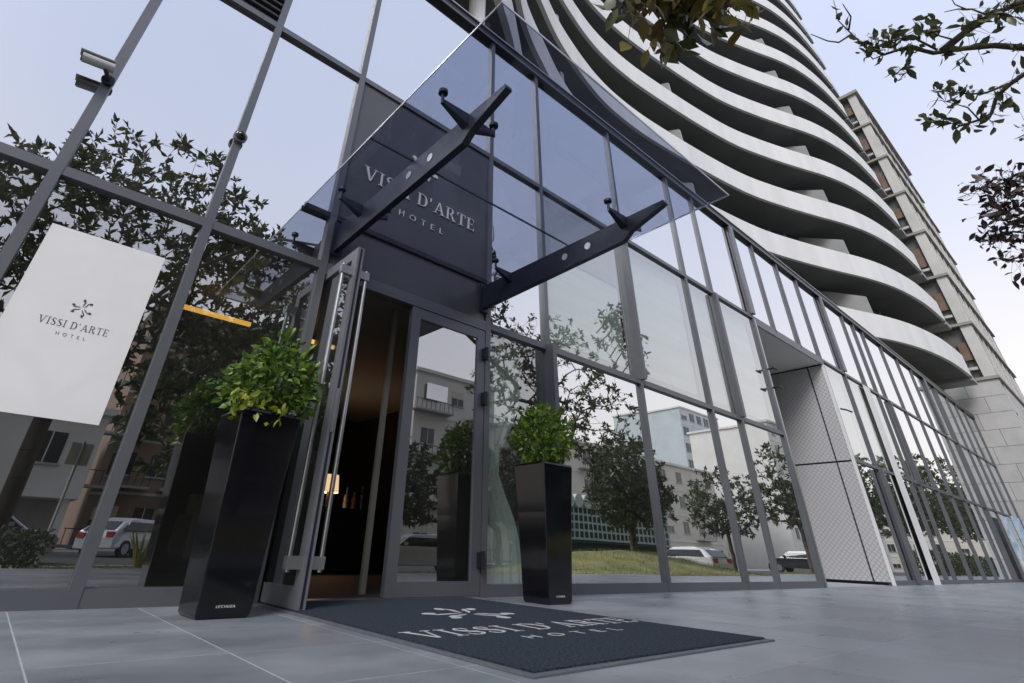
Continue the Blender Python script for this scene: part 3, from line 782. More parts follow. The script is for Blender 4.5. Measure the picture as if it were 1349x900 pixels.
shrub(3.70, -.60, 1.0, .25, .3, 1900, 'bright green clipped ficus ball in planter right of the doormat', 8, ('leaf_ficus', 'leaf_ficus'),
      [(0, 0, .29, .25, .6), (.1, -.05, .25, .19, .15), (-.1, 0, .22, .19, .12), (0, 0, .42, .17, .13)], leaf=.048)

# ------------------------------------------------------------------ residential tower with wavy balconies
PLAN = [(-14, .6), (-8, -.4), (-3, -1.0), (0.5, -1.0), (2.4, -.55), (4.3, .45), (6.2, 1.75), (7.8, 2.45), (9.3, 3.0), (11.3, 3.45), (13.0, 3.65), (15.0, 3.62), (17.2, 3.38),
        (20.0, 2.98), (22.5, 2.5), (24.6, 1.85), (26.5, 1.15), (28.7, .30), (30.7, -.25), (33.0, -.62), (35.0, -.78), (37.3, -.86)]
def catmull(P, sub):
    P = [Vector((*p, 0)) for p in P]; out = []
    for i in range(len(P) - 1):
        p0, p1, p2, p3 = P[max(i-1, 0)], P[i], P[i+1], P[min(i+2, len(P)-1)]
        for k in range(sub):
            t = k / sub
            out.append(.5 * ((2*p1) + (p2-p0)*t + (2*p0-5*p1+4*p2-p3)*t*t + (3*p1-p0-3*p2+p3)*t**3))
    return out + [P[-1]]
CUR = catmull(PLAN, 6)
NCUR = [(lambda t: Vector((-t.y, t.x, 0)))((CUR[min(i+1, len(CUR)-1)] - CUR[max(i-1, 0)]).normalized()) for i in range(len(CUR))]
Z1, DZ, NF, PH = 9.23, 3.2, 17, 1.2
tower = empty('residential_tower', (20, 4, 7.6), 'tall apartment tower with sweeping white wavy balcony bands', 'building')
T0 = Vector((20, 4, 7.6))
def wallstrip(curve, off0, off1, z0, z1):
    mb = MB(); n = len(curve)
    A = [curve[i] + NCUR[i] * off0 for i in range(n)]; B = [curve[i] + NCUR[i] * off1 for i in range(n)]
    pts = [(*(p.xy), z) for p, z in [(a, z0) for a in A] + [(b, z0) for b in B] + [(a, z1) for a in A] + [(b, z1) for b in B]]
    pts = [(x - T0.x, y - T0.y, z) for x, y, z in pts]
    fs = []
    for i in range(n - 1):
        a, b, c, d = i, n + i, 2*n + i, 3*n + i
        fs += [(a, a+1, c+1, c), (b, d, d+1, b+1), (c, c+1, d+1, d), (a, b, b+1, a+1)]
    for i in (0, n-1): fs.append((i, n+i, 3*n+i, 2*n+i))
    return mb.poly(pts, fs)
me_par = wallstrip(CUR, 0, .14, 0, PH).mesh('balcony_parapet', 'parapet', True)
for p in me_par.polygons: p.use_smooth = abs(p.normal.z) < .3
# keep crisp top and bottom edges
me_par.set_sharp_from_angle(angle=R(40))
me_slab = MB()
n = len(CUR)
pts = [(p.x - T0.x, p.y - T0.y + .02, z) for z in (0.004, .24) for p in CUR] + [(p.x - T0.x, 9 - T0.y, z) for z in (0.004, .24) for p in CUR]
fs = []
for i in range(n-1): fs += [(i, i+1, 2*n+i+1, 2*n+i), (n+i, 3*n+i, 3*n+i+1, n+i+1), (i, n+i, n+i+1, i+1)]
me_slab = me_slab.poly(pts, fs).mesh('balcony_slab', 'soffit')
me_win = wallstrip(CUR, 1.9, 2.0, .24, DZ + .004).mesh('window_wall', 'balcony_glass')
fr = MB()
for i in range(0, len(CUR), 3):
    p = CUR[i] + NCUR[i] * 1.87; q = (CUR[min(i+1, len(CUR)-1)] - CUR[max(i-1, 0)]).normalized() * .05; nn = NCUR[i] * .05
    v = [(p + a*q + b*nn) - T0 for a, b in ((-1, -1), (1, -1), (1, .5), (-1, .5))]
    fr.poly([(a.x, a.y, z) for z in (.245, DZ) for a in v], [(0,3,2,1), (4,5,6,7), (0,1,5,4), (1,2,6,5), (2,3,7,6), (3,0,4,7)])
me_fr = fr.mesh('window_frame', 'divider_grey')
random.seed(5)
def yplan(x):
    for a, b in zip(CUR[:-1], CUR[1:]):
        if a.x <= x <= b.x: return a.y + (b.y - a.y) * (x - a.x) / (b.x - a.x)
    return 0
for k in range(NF):
    zk = Z1 + DZ * k - T0.z
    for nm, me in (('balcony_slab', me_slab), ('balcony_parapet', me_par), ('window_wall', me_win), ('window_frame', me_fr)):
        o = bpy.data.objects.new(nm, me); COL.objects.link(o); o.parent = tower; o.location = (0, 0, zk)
    for xd in (28.2, 18.4, 9.6):
        y0 = yplan(xd) + .16
        MB().poly([(xd - T0.x - .07, y0 - T0.y, zk + .24), (xd - T0.x + .07, y0 - T0.y, zk + .24), (xd - T0.x + .07, y0 - T0.y + 1.9, zk + .24), (xd - T0.x - .07, y0 - T0.y + 1.9, zk + .24),
                   (xd - T0.x - .07, y0 - T0.y + .05, zk + 2.2), (xd - T0.x + .07, y0 - T0.y + .05, zk + 2.2), (xd - T0.x + .07, y0 - T0.y + 1.9, zk + DZ), (xd - T0.x - .07, y0 - T0.y + 1.9, zk + DZ)],
                  [(0,3,2,1), (4,5,6,7), (0,1,5,4), (1,2,6,5), (2,3,7,6), (3,0,4,7)]).build('balcony_divider', 'divider_grey', tower)
    # end of each balcony: pale soffit box and glass guard towards the stone block
    box('balcony_end', (37.3 - T0.x, -.84 - T0.y, zk - .16), (38.55 - T0.x, 1.6 - T0.y, zk + .10), 'divider_grey', tower)
    box('glass_guard', (37.32 - T0.x, -.86 - T0.y, zk + .11), (38.5 - T0.x, -.83 - T0.y, zk + 1.1), 'balustrade_glass', tower)
MB().tube([(3.45 - T0.x, .38 - T0.y, 0), (3.45 - T0.x, .38 - T0.y, Z1 - T0.z + .003)], .15, 20).build('column', 'white_paint', tower, smooth=False)
for xc in (10.5, 18.0, 26.0, 33.0):
    MB().tube([(xc - T0.x, yplan(xc) + 2.2 - T0.y, 0), (xc - T0.x, yplan(xc) + 2.2 - T0.y, Z1 - T0.z + .003)], .2, 16).build('column', 'white_paint', tower)
box('core', (-13 - T0.x, 9.01 - T0.y, 0), (38 - T0.x, 16 - T0.y, Z1 + DZ * NF - T0.z), 'divider_grey', tower)
# pots on the balconies
def balcony_plant(px, py, k, label, mat, n=70, r=.28):
    d = ray(px, py); z = Z1 + DZ * k + PH + .02
    p = CAM_POS + d * ((z - CAM_POS.z) / d.z)
    y = yplan(p.x) + .45
    s = empty('balcony_plant', (p.x, y, Z1 + DZ*k + .24), label, 'plant')
    MB().tube([(0,0,0), (0,0,.5)], [.16,.22], 12).build('pot', 'terracotta', s)
    MB().tube([(0,0,.5), (0,0,1.0)], .015, 6).build('stem', 'bark', s)
    rng = np.random.default_rng(k); u = rng.normal(size=(n, 3)); u /= np.linalg.norm(u, axis=1, keepdims=True)
    leaves('foliage', u * r * rng.uniform(.5, 1, (n, 1)) + np.array([0, -.1, 1.2]), u, np.full(n, .2), mat, s, .5, .3, k)
balcony_plant(903, 188, 2, 'reddish potted plant peeping over a tower balcony', 'terracotta')
balcony_plant(990, 230, 2, 'green potted plant on a tower balcony further along the bend', 'leaf_ficus_dark')

# ------------------------------------------------------------------ stone-clad block beyond the podium
BX, BY, BE, BT = 39.2, -1.68, 53.6, 31.6
blk = empty('stone_block', (BX, BY, 0), 'stone-clad block with ledges and piers standing at the far end of the podium', 'building')
def bb(n, a, b, m, p=None): return box(n, (a[0]-BX, a[1]-BY, a[2]), (b[0]-BX, b[1]-BY, b[2]), m, p or blk)
bb('core', (BX + .45, BY + .5, 0), (BE - .1, 9, BT - .2), 'stone_dark')
random.seed(9)
zz = 0
for r_i in range(11):
    h = .855
    cuts = [BY, BY + (.9 if r_i % 2 else 1.5), BY + 2.4]
    for ya, yb in zip(cuts[:-1], cuts[1:]):
        bb('stone', (BX, ya + .008, zz + .008), (BX + .45, yb - .008, zz + h - .008), 'stone')
    zz += h
for r_i in range(11):
    for k in range(5):
        off = .0 if r_i % 2 else .8
        xa = BX + .46 + k * 3.2 + off
        if 3.0 > r_i * .855 - 2.5 > -4 and k in (1, 3) and r_i in (3, 4, 5, 6): continue
        bb('stone', (xa + .008, BY + .004, r_i*.855 + .008), (min(xa + 3.2, BE) - .008, BY + .5, (r_i+1)*.855 - .008), 'stone')
for k in range(7):
    z0 = 9.45 + 3.17 * k
    bb('floor_ledge', (BX - .10, BY - .10, z0 - .04), (BE + .12, 1.2, z0 + .12), 'stone_dark')
    # side towards the podium
    bb('pier', (BX + .02, BY + .02, z0 + .125), (BX + .5, BY + .52, z0 + 3.125), 'stone_light')
    bb('pier_joint', (BX + .012, BY + .521, z0 + .125), (BX + .5, BY + .56, z0 + 3.125), 'frame_dark')
    wnd = bb('window', (BX + .30, BY + .565, z0 + .125), (BX + .449, 1.1, z0 + 3.125), 'window_mid')
    bb('window_reveal', (BX + .10, BY + .57, z0 + 1.1 + random.uniform(-.3, .5)), (BX + .295, BY + 1.0, z0 + 2.2), 'brown')
    bb('sill', (BX + .05, BY + .57, z0 + .6), (BX + .29, BY + 1.3, z0 + .75), 'stone_light')
    # street side
    for j in range(9):
        xa = BX + .55 + j * 1.55
        if xa + .5 > BE: break
        bb('pier', (xa + .95, BY + .03, z0 + .125), (xa + 1.4, BY + .49, z0 + 3.125), 'stone_light' if j % 2 else 'stone')
        bb('window', (xa + .02, BY + .32, z0 + .8), (xa + .93, BY + .49, z0 + 3.1), 'window_mid')
        bb('sill', (xa + .02, BY + .06, z0 + .125), (xa + .93, BY + .45, z0 + .78), 'stone_dark' if (j + k) % 3 else 'brown')
bb('cornice', (BX - .18, BY - .2, BT), (BE + .2, 9, BT + .25), 'stone_dark')

# printed panels at the far shopfront
ad = empty('advertising_panel', (31.3, -.34, 0), 'slim blue and white printed panel standing before the far shopfront', 'advertising panel')
MB().box((-.4, -.03, .04), (.4, .03, 2.25)).build('print_face', 'banner_print', ad)
MB().box((-.45, -.05, 0), (.45, .05, .038)).build('foot', 'frame_dark', ad)
ad = empty('advertising_panel', (34.2, -.34, 0), 'darker blue printed panel near the stone block wall', 'advertising panel')
MB().box((-.9, -.03, .04), (.9, .03, 2.4)).build('print_face', 'banner_print', ad)
MB().box((-.95, -.05, 0), (.95, .05, .038)).build('foot', 'frame_dark', ad)

# ------------------------------------------------------------------ trees
def grow_tree(name, base, crown, ntips, label, group, leaf_mat, seed, leaf=.17, per=7, trunk_r=.16, fork=None, lean=(0, 0), tri=True, extra=None, extra_mats=None, clear=None):
    """crown: list of (cx,cy,cz,rx,ry,rz,weight) relative to base; branches chain out to random tips, leaf rosettes at the tips"""
    rng = np.random.default_rng(seed)
    root = empty(name, base, label, 'tree', group)
    fz = fork if fork else .3 * max(c[2] for c in crown)
    nodes_ = [np.zeros(3)]; par = [-1]
    steps = 6
    for i in range(1, steps + 1):
        t = i / steps
        nodes_.append(np.array([lean[0]*t + rng.normal(0, .03), lean[1]*t + rng.normal(0, .03), fz*t])); par.append(i - 1)
    W = np.array([c[6] for c in crown]); W = W / W.sum()
    tips = []
    while len(tips) < ntips:
        c = crown[rng.choice(len(crown), p=W)]
        u = rng.normal(size=3); u /= np.linalg.norm(u); u *= rng.uniform(.25, 1) ** .45
        p = np.array([c[0] + u[0]*c[3], c[1] + u[1]*c[4], c[2] + u[2]*c[5]])
        if clear and not clear(p + np.array(base)): continue
        tips.append(p)
    tips = sorted(tips, key=lambda p: np.linalg.norm(p - nodes_[steps]))
    ends = []
    NA = np.array(nodes_); PA = list(par)
    for p in tips:
        dd = np.linalg.norm(NA - p, axis=1) + .35 * np.maximum(0, NA[:, 2] - p[2])
        dd[:steps] += 50
        j = int(dd.argmin()); L = np.linalg.norm(NA[j] - p)
        m = max(1, int(L / .38)); prev = j; start = NA[j]
        bow = rng.normal(0, .08 * L, 3); new = []
        for q in range(1, m + 1):
            t = q / m
            new.append(start + (p - start)*t + bow*math.sin(math.pi*t) + np.array([0, 0, .10*L*math.sin(math.pi*t)]))
            PA.append(prev); prev = len(PA) - 1
        NA = np.vstack([NA, new]); ends.append(prev)
    cnt = np.zeros(len(NA))
    for e in ends:
        cnt[e] += 1
    for i in range(len(NA) - 1, 0, -1): cnt[PA[i]] += cnt[i]
    rad = np.maximum(.005, trunk_r * (cnt / max(cnt.max(), 1)) ** .56)
    mb = MB(); mt_ = MB()
    for i in range(1, len(NA)):
        a, b = NA[PA[i]], NA[i]
        (mt_ if i <= steps else mb).tube([a, b], [rad[PA[i]] if i <= steps or PA[i] > steps else min(rad[PA[i]], rad[i]*1.3), rad[i]], 7 if i <= steps else (5 if rad[i] > .015 else 3), caps=False)
    mt_.build('trunk', 'bark', root, smooth=True)
    mb.build('limbs', 'bark', root, smooth=True)
    P = []; D = []
    for e in ends:
        dirn = NA[e] - NA[PA[e]]; dirn /= np.linalg.norm(dirn) + 1e-9
        for q in range(per):
            back = rng.uniform(0, .25)
            P.append(NA[e] - dirn*back*(q % 3) * .6)
            D.append(dirn*.6 + rng.normal(size=3)*.75)
    P = np.array(P); D = np.array(D)
    leaves('crown', P, D, rng.uniform(.5, 1.25, len(P))*leaf, leaf_mat, root, .42, .25, seed, n6=not tri)
    if extra:
        B = np.array(base); eb = MB(); eP = {}; 
        for br in extra:
            pts = [Vector(p) - Vector(base) for p in br['pts']]
            eb.tube(pts, br['rad'], 6)
            for a_, b_ in br['twigs']: eb.tube([Vector(a_) - Vector(base), (Vector(a_) + Vector(b_))/2 - Vector(base) + Vector((0, 0, .012)), Vector(b_) - Vector(base)], [.0035, .0028, .002], 3, caps=False)
            for (lp, ld, ls, lm) in br.get('leaves', []): eP.setdefault(lm, []).append((np.array(lp) - B, ld, ls))
        eb.build('branch', 'bark', root, smooth=True)
        for lm, L in eP.items():
            leaves('branch_leaves', np.array([l[0] for l in L]), np.array([l[1] for l in L], float), np.array([l[2] for l in L]), lm, root, .46, .25, seed + 3, n6=True)
    return root

rng = np.random.default_rng(21)
def spray(pts, rad, nleaf, size, mat, spread=.12, seg=None, gdir=(0, 0, -.5), rand=.9):
    """leaves strewn along a branch polyline"""
    P = [np.array(p) for p in pts]; out = []; tw = []
    for _ in range(nleaf):
        i = rng.integers(0 if seg is None else seg, len(P) - 1); t = rng.random()
        p = P[i]*(1-t) + P[i+1]*t + rng.normal(0, spread, 3)
        d = (P[i+1] - P[i]) / np.linalg.norm(P[i+1] - P[i]) * .5 + rng.normal(0, rand, 3) + np.array(gdir)
        q0 = P[i]*(1-t) + P[i+1]*t
        tw.append((q0, p)); out.append((p, d, size * rng.uniform(.45, 1.25), mat))
    return {'pts': [tuple(p) for p in pts], 'rad': rad, 'leaves': out, 'twigs': tw}

# leaf cluster hanging over the canopy: a bough of the tree behind the viewpoint
D1 = 5.0
bough = []
root1 = (.15, -6.9, -.1)
pA = [(.3, -6.6, 3.1), (1.2, -5.4, 4.5), (2.2, -4.2, 5.1), tuple(at_dist(900, -40, 5.3)), tuple(at_dist(880, 20, 5.1))]
bough.append(spray(pA, [.05, .04, .03, .018, .008], 6, .2, 'leaf_bronze', .06, 3))
for (a, b_, nl) in (((900, -40), (830, 30), 26), ((900, -40), (865, 55), 30), ((890, -30), (890, 68), 22), ((905, -40), (925, 30), 30), ((910, -40), (965, 22), 34), ((915, -45), (992, 12), 26), ((905, -40), (975, -12), 30), ((890, -40), (820, 8), 30), ((905, -40), (945, 55), 10), ((880, -30), (845, 5), 18)):
    p0, p1 = at_dist(*a, 5.2), at_dist(*b_, D1 + random.uniform(-.3, .4))
    mid = (p0 + p1) / 2 + Vector((0, 0, .05))
    bough.append(spray([tuple(p0), tuple(mid), tuple(p1)], [.010, .006, .003], int(nl*1.5), .21, random.choice(['leaf_bronze', 'leaf_magnolia']), .075, 0, (0, 0, -.6)))
grow_tree('magnolia_tree', root1, [(.3, -.2, 5.9, 2.7, 2.0, 2.3, 3), (-1.3, -.1, 5.6, 1.6, 1.6, 1.5, 1.2), (2.2, .0, 5.2, 1.7, 1.5, 1.7, 1.5), (1.6, -.6, 3.6, 1.6, 1.2, .9, .8), (-1.4, -.4, 3.8, 1.4, 1.2, .9, .5)], 1150,
          'broad magnolia at the kerb whose bough of bronze leaves hangs over the canopy', 'street trees along the verge', 'leaf_magnolia', 31, .19, 10, .13, 2.3, (-.1, 0), extra=bough,
          clear=lambda p: p[1] < -4.9)

# bare-tipped boughs reaching in from the next tree
def px3(lst, d): return [tuple(at_dist(x, y, d if not hasattr(d, '__len__') else d[i])) for i, (x, y) in enumerate(lst)]
E2 = []
b1 = px3([(1500, 60), (1400, 66), (1349, 63), (1310, 60), (1270, 64), (1230, 70), (1195, 62), (1165, 72), (1140, 62), (1122, 45), (1105, 28), (1098, 0)], 9.5)
E2.append(spray([(12.0, -8.0, 5.2)] + b1, [.06, .05, .045, .04, .036, .032, .028, .022, .018, .014, .010, .007, .004], 40, .15, 'leaf_magnolia', .07, 3))
def twig(pts, d, rad, nl, size=.12, mat='leaf_magnolia', spread=.06, seg=1, **kw):
    p = px3(pts, d); rr = [max(.006, rad*1.7) * (1 - .6*i/(len(p)-1)) for i in range(len(p))]
    E2.append(spray(p, rr, int(nl*1.5), size*1.4, mat, spread, min(seg, len(p)-2), **kw))
twig([(1122, 45), (1105, 56), (1090, 54), (1068, 45)], 9.5, .010, 0)
twig([(1118, 40), (1121, 22), (1110, 5)], 9.5, .008, 0)
twig([(1165, 72), (1150, 78), (1140, 66)], 9.5, .008, 5)
twig([(1240, 68), (1275, 40), (1310, 18), (1349, 2), (1400, -20)], 9.4, .03, 80, spread=.13)
twig([(1262, 54), (1240, 48), (1215, 40), (1205, 30)], 9.4, .008, 18)
twig([(1300, 20), (1280, 12), (1262, 12), (1244, 16)], 9.4, .008, 0)
twig([(1272, 12), (1258, 6), (1252, -4)], 9.4, .006, 0)
twig([(1235, 66), (1200, 48), (1170, 55), (1150, 52)], 9.5, .010, 34, spread=.08)
twig([(1200, 64), (1195, 85), (1180, 98)], 9.5, .008, 10)
twig([(1275, 70), (1268, 82), (1254, 92)], 9.5, .006, 2)
twig([(1420, 80), (1349, 98), (1325, 115), (1312, 130), (1306, 150), (1290, 158), (1265, 166)], 9.3, .020, 26, spread=.07, seg=1)
twig([(1325, 112), (1300, 122), (1280, 124), (1255, 122), (1238, 118)], 9.3, .010, 22, spread=.06, seg=2)
twig([(1290, 158), (1275, 142), (1255, 136), (1238, 132)], 9.3, .006, 3)
twig([(1265, 166), (1245, 160), (1222, 158)], 9.3, .005, 20, spread=.05, seg=0)
twig([(1320, 120), (1322, 145)], 9.3, .005, 1, seg=0)
twig([(1420, 150), (1362, 170), (1346, 165)], 9.3, .008, 8)
# plum-dark cluster lower down
for (pts, nl) in (([(1430, 260), (1360, 262), (1320, 250), (1295, 246), (1282, 252)], 62), ([(1420, 300), (1350, 290), (1322, 280), (1300, 268)], 60), ([(1430, 320), (1370, 310), (1335, 305), (1312, 310), (1300, 318)], 60), ([(1420, 345), (1360, 335), (1340, 340), (1322, 344)], 26), ([(1400, 240), (1345, 240), (1325, 236)], 40)):
    twig(pts, 14.5, .014, nl, .15, 'leaf_plum', .16, 1)
grow_tree('magnolia_tree', (14.2, -8.6, -.15), [(0, 0, 6.4, 3.2, 2.4, 2.3, 3), (-2.2, .4, 5.2, 1.6, 1.6, 1.5, .8), (2.6, .2, 5.0, 1.8, 1.8, 1.6, 1)], 430,
          'open-crowned magnolia whose thin leafy boughs reach across the sky', 'street trees along the verge', 'leaf_magnolia', 44, .20, 10, .13, 2.4, (.1, .1), extra=E2,
          clear=lambda p: p[1] < -5.6)
def simple_tree(x, y, h, seed, label, mat='leaf_dark', rr=2.4, tips=420, leaf=.26, per=11):
    grow_tree('street_tree', (x, y, -.3), [(0, 0, h*.66, rr, rr*.8, h*.33, 2), (-rr*.5, 0, h*.5, rr*.7, rr*.6, h*.22, 1), (rr*.5, .2, h*.52, rr*.7, rr*.6, h*.22, 1)], tips, label,
              'street trees along the verge', mat, seed, leaf, per, .15, h*.28, clear=lambda p: p[1] < -4.7)
simple_tree(24.5, -12.5, 6.6, 51, 'dense dark street tree mirrored behind the white hatchback')
simple_tree(36.0, -9.0, 7.2, 52, 'leaning street tree mirrored near the recess', rr=2.8)
simple_tree(43.5, -8.6, 7.6, 53, 'full street tree mirrored in the far panes', rr=2.8)
simple_tree(52.0, -8.0, 8.6, 54, 'tall street tree mirrored at the far end of the glass front', rr=3.8, leaf=.3, per=13)
simple_tree(62.0, -8.5, 9.8, 55, 'broad street tree of the far verge past the stone block', rr=4.2, leaf=.34, per=14)
simple_tree(75.0, -8.0, 11.0, 60, 'tallest street tree of the far verge', rr=4.6, leaf=.38, per=14)
simple_tree(92.0, -8.5, 12.0, 61, 'last street tree at the end of the verge', rr=5.2, leaf=.42, per=14)
simple_tree(21.5, -10.5, 5.6, 62, 'slim street tree mirrored left of the kiosk', rr=2.0)
simple_tree(27.0, -22.5, 8.0, 63, 'dark tree rising behind the lattice kiosk', rr=3.4, leaf=.32)
simple_tree(47.5, -18.8, 8.0, 64, 'dark tree on the far side of the parking bay', rr=3.6, leaf=.32)
simple_tree(11.5, -14.5, 4.6, 56, 'low bushy tree mirrored in the shut door', rr=2.2)
simple_tree(4.6, -12.0, 7.0, 57, 'dark bushy tree mirrored behind the left planter', rr=2.7, tips=620, per=14)
simple_tree(8.4, -18.0, 8.5, 65, 'second dark tree before the brick block', rr=3.4, tips=620, leaf=.32, per=14)
simple_tree(19.5, -17.0, 5.5, 58, 'round street tree beside the lattice kiosk', rr=2.4)
simple_tree(-3.6, -9.5, 6.5, 59, 'leafy street tree left of the poster bay', rr=2.4)

# ------------------------------------------------------------------ across the pavement: verge, road, cars, buildings
mb = MB(); nx, ny = 90, 14; pts = []
for j in range(ny + 1):
    for i in range(nx + 1):
        x = -30 + 130 * i / nx; y = -4.62 - 9.4 * j / ny; t = j / ny
        bump = .85 * math.exp(-((t - .62) / .28) ** 2) * (1 / (1 + math.exp(-(x - 15.5) / 1.0))) * (1 / (1 + math.exp((x - 25.5) / .8)))
        pts.append((x, y, -.115 - .30 * t + bump + .05 * math.sin(x * 1.3 + j) * math.cos(j * .8 + x * .4)))
mb.poly(pts, [(j*(nx+1)+i, j*(nx+1)+i+1, (j+1)*(nx+1)+i+1, (j+1)*(nx+1)+i) for j in range(ny) for i in range(nx)])
tag(mb.build('lawn', 'lawn', None, smooth=True), kind='structure')
tag(MB().box((-60, -14.35, -.74), (160, -14.03, -.40)).build('kerb', 'kerb'), kind='structure')
tag(MB().box((-60, -28, -.745), (160, -14.36, -.55)).build('road', 'asphalt'), kind='structure')
tag(MB().box((-60, -33, -.74), (160, -28.02, -.42)).build('far_pavement', 'kerb'), kind='structure')
tag(MB().box((28.2, -14.02, -.74), (60, -9.6, -.43)).build('parking_bay', 'asphalt'), kind='structure')
# grass blades standing along the lawn edge
rg = np.random.default_rng(2); m = 26000
gx = rg.uniform(-2, 45, m); gy = -4.65 - 8.5 * rg.random(m) ** 1.6; tt = (-4.62 - gy) / 9.4
gz = -.115 - .30*tt + .85*np.exp(-((tt - .62)/.28)**2) / (1 + np.exp(-(gx - 15.5)/1.0)) / (1 + np.exp((gx - 25.5)/.8)) - .03
o = leaves('grass', np.stack([gx, gy, gz], 1), np.stack([rg.normal(0, .3, m), rg.normal(0, .3, m), np.ones(m)], 1), rg.uniform(.05, .15, m), 'leaf_agave', None, .10, .1, 3); tag(o, 'long yellowing grass on the verge', 'grass', kind='stuff')
# hedge mirrored at the left
rg = np.random.default_rng(4); m = 6000
o = leaves('hedge_leaves', np.stack([rg.uniform(-6, .75, m), rg.uniform(-6.6, -5.1, m), -.12 + .48*rg.random(m)**.7], 1), rg.normal(size=(m, 3)) + np.array([0, 0, .4]), rg.uniform(.05, .1, m), 'leaf_hedge', None, .5, .3, 4); tag(o, 'low dark hedge mirrored under the poster', 'hedge', kind='stuff')
ag = empty('agave_plant', (2.55, -9.3, -.22), 'spiky yellow-green agave on the verge before the white hatchback', 'plant')
for k in range(11):
    q = 2*math.pi*k/11 + .2; c_, s_ = math.cos(q), math.sin(q); tl = .35 + .25*((k*7) % 3)/3
    MB().tube([(.04*c_, .04*s_, 0), (.14*c_, .14*s_, .3), (.32*c_, .32*s_, tl + .2)], [.035, .03, .003], 5).build('agave_leaf', 'leaf_agave', ag)

def car_meshes(body):
    # side profile lofted over the width
    prof = [(-2.05, .30), (-2.12, .55), (-2.05, .82), (-1.25, .95), (-.75, 1.28), (-.45, 1.42), (.9, 1.45), (1.55, 1.30), (1.98, .98), (2.08, .70), (2.06, .32)]
    ws = [(-.86, .94), (-.80, 1.0), (.80, 1.0), (.86, .94)]
    mb = MB(); n_ = len(prof)
    def wfac(z): return 1.0 if z < .95 else 1.0 - .30*(z - .95)/.5
    secs = [(-.88, .02), (-.84, 0), (.84, 0), (.88, .02)]
    for yb, ins in secs:
        mb.v += [(x*(1 - ins), yb*wfac(z), z) for x, z in prof]
    for k in range(3):
        for i in range(n_ - 1): mb.f.append((k*n_ + i, k*n_ + i + 1, (k+1)*n_ + i + 1, (k+1)*n_ + i)); mb.mi.append(0)
        mb.f.append((k*n_ + n_ - 1, k*n_, (k+1)*n_, (k+1)*n_ + n_ - 1)); mb.mi.append(0)
    mb.f.append(tuple(range(n_))); mb.f.append(tuple(3*n_ + i for i in reversed(range(n_)))); mb.mi += [0, 0]
    return mb
def make_car(x, y, z, rz, paint, label):
    c = empty('parked_car', (x, y, z), label, 'car', 'cars parked across the verge', rz)
    car_meshes(0).build('body', paint, c, bevel=.05)
    for s in (-1, 1):
        MB().poly([(-1.08, s*.875, .98), (1.62, s*.862, .98), (1.32, s*.775, 1.30), (-.62, s*.775, 1.30), (-1.08, s*.84, .98), (1.62, s*.83, .98), (1.32, s*.74, 1.30), (-.62, s*.74, 1.30)],
                  [(0,1,2,3), (7,6,5,4), (0,4,5,1), (1,5,6,2), (2,6,7,3), (3,7,4,0)]).build('side_window', 'car_glass', c)
        MB().box((2.0, s*.45, .72), (2.10, s*.80, .92)).build('tail_light', 'tail_red', c)
        MB().box((-2.14, s*.45, .60), (-2.02, s*.80, .74)).build('headlight', 'lamp_clear', c)
        MB().box((-.86, s*.86, 1.0), (-.72, s*1.0, 1.12)).build('wing_mirror', paint, c)
        for wx in (-1.32, 1.32):
            wh = MB().tube([(wx, s*.70, .31), (wx, s*.895, .31)], .315, 20).build('wheel', 'tyre', c)
            MB().tube([(wx, s*.896, .31), (wx, s*.905, .31)], .2, 14).build('rim', 'alu', wh)
    MB().poly([(-1.22, -.70, .975), (-1.22, .70, .975), (-.74, .62, 1.30), (-.74, -.62, 1.30), (-1.12, -.70, .97), (-1.12, .70, .97), (-.64, .62, 1.30), (-.64, -.62, 1.30)],
              [(0,1,2,3), (7,6,5,4), (0,4,5,1), (1,5,6,2), (2,6,7,3), (3,7,4,0)]).build('windscreen', 'car_glass', c)
    MB().poly([(2.005, -.68, 1.0), (2.005, .68, 1.0), (1.63, .60, 1.30), (1.63, -.60, 1.30), (1.9, -.68, 1.0), (1.9, .68, 1.0), (1.5, .60, 1.30), (1.5, -.60, 1.30)],
              [(0,1,2,3), (7,6,5,4), (0,4,5,1), (1,5,6,2), (2,6,7,3), (3,7,4,0)]).build('rear_window', 'car_glass', c)
    return c
make_car(5.2, -26.0, -.55, R(140), 'car_white', 'white hatchback mirrored in the pane beside the poster')
make_car(-.2, -19.5, -.55, R(178), 'car_silver', 'silver car mirrored under the poster behind the hedge')
make_car(14.2, -16.3, -.55, R(20), 'car_white', 'white car mirrored low in the shut door')
make_car(30.5, -13.2, -.43, R(97), 'car_white', 'white car mirrored in the panes behind the right planter')
make_car(47.0, -13.6, -.43, R(92), 'car_dark', 'dark car mirrored near the recess')
make_car(44.0, -24.0, -.55, R(0), 'car_silver', 'silver car on the far side of the road')

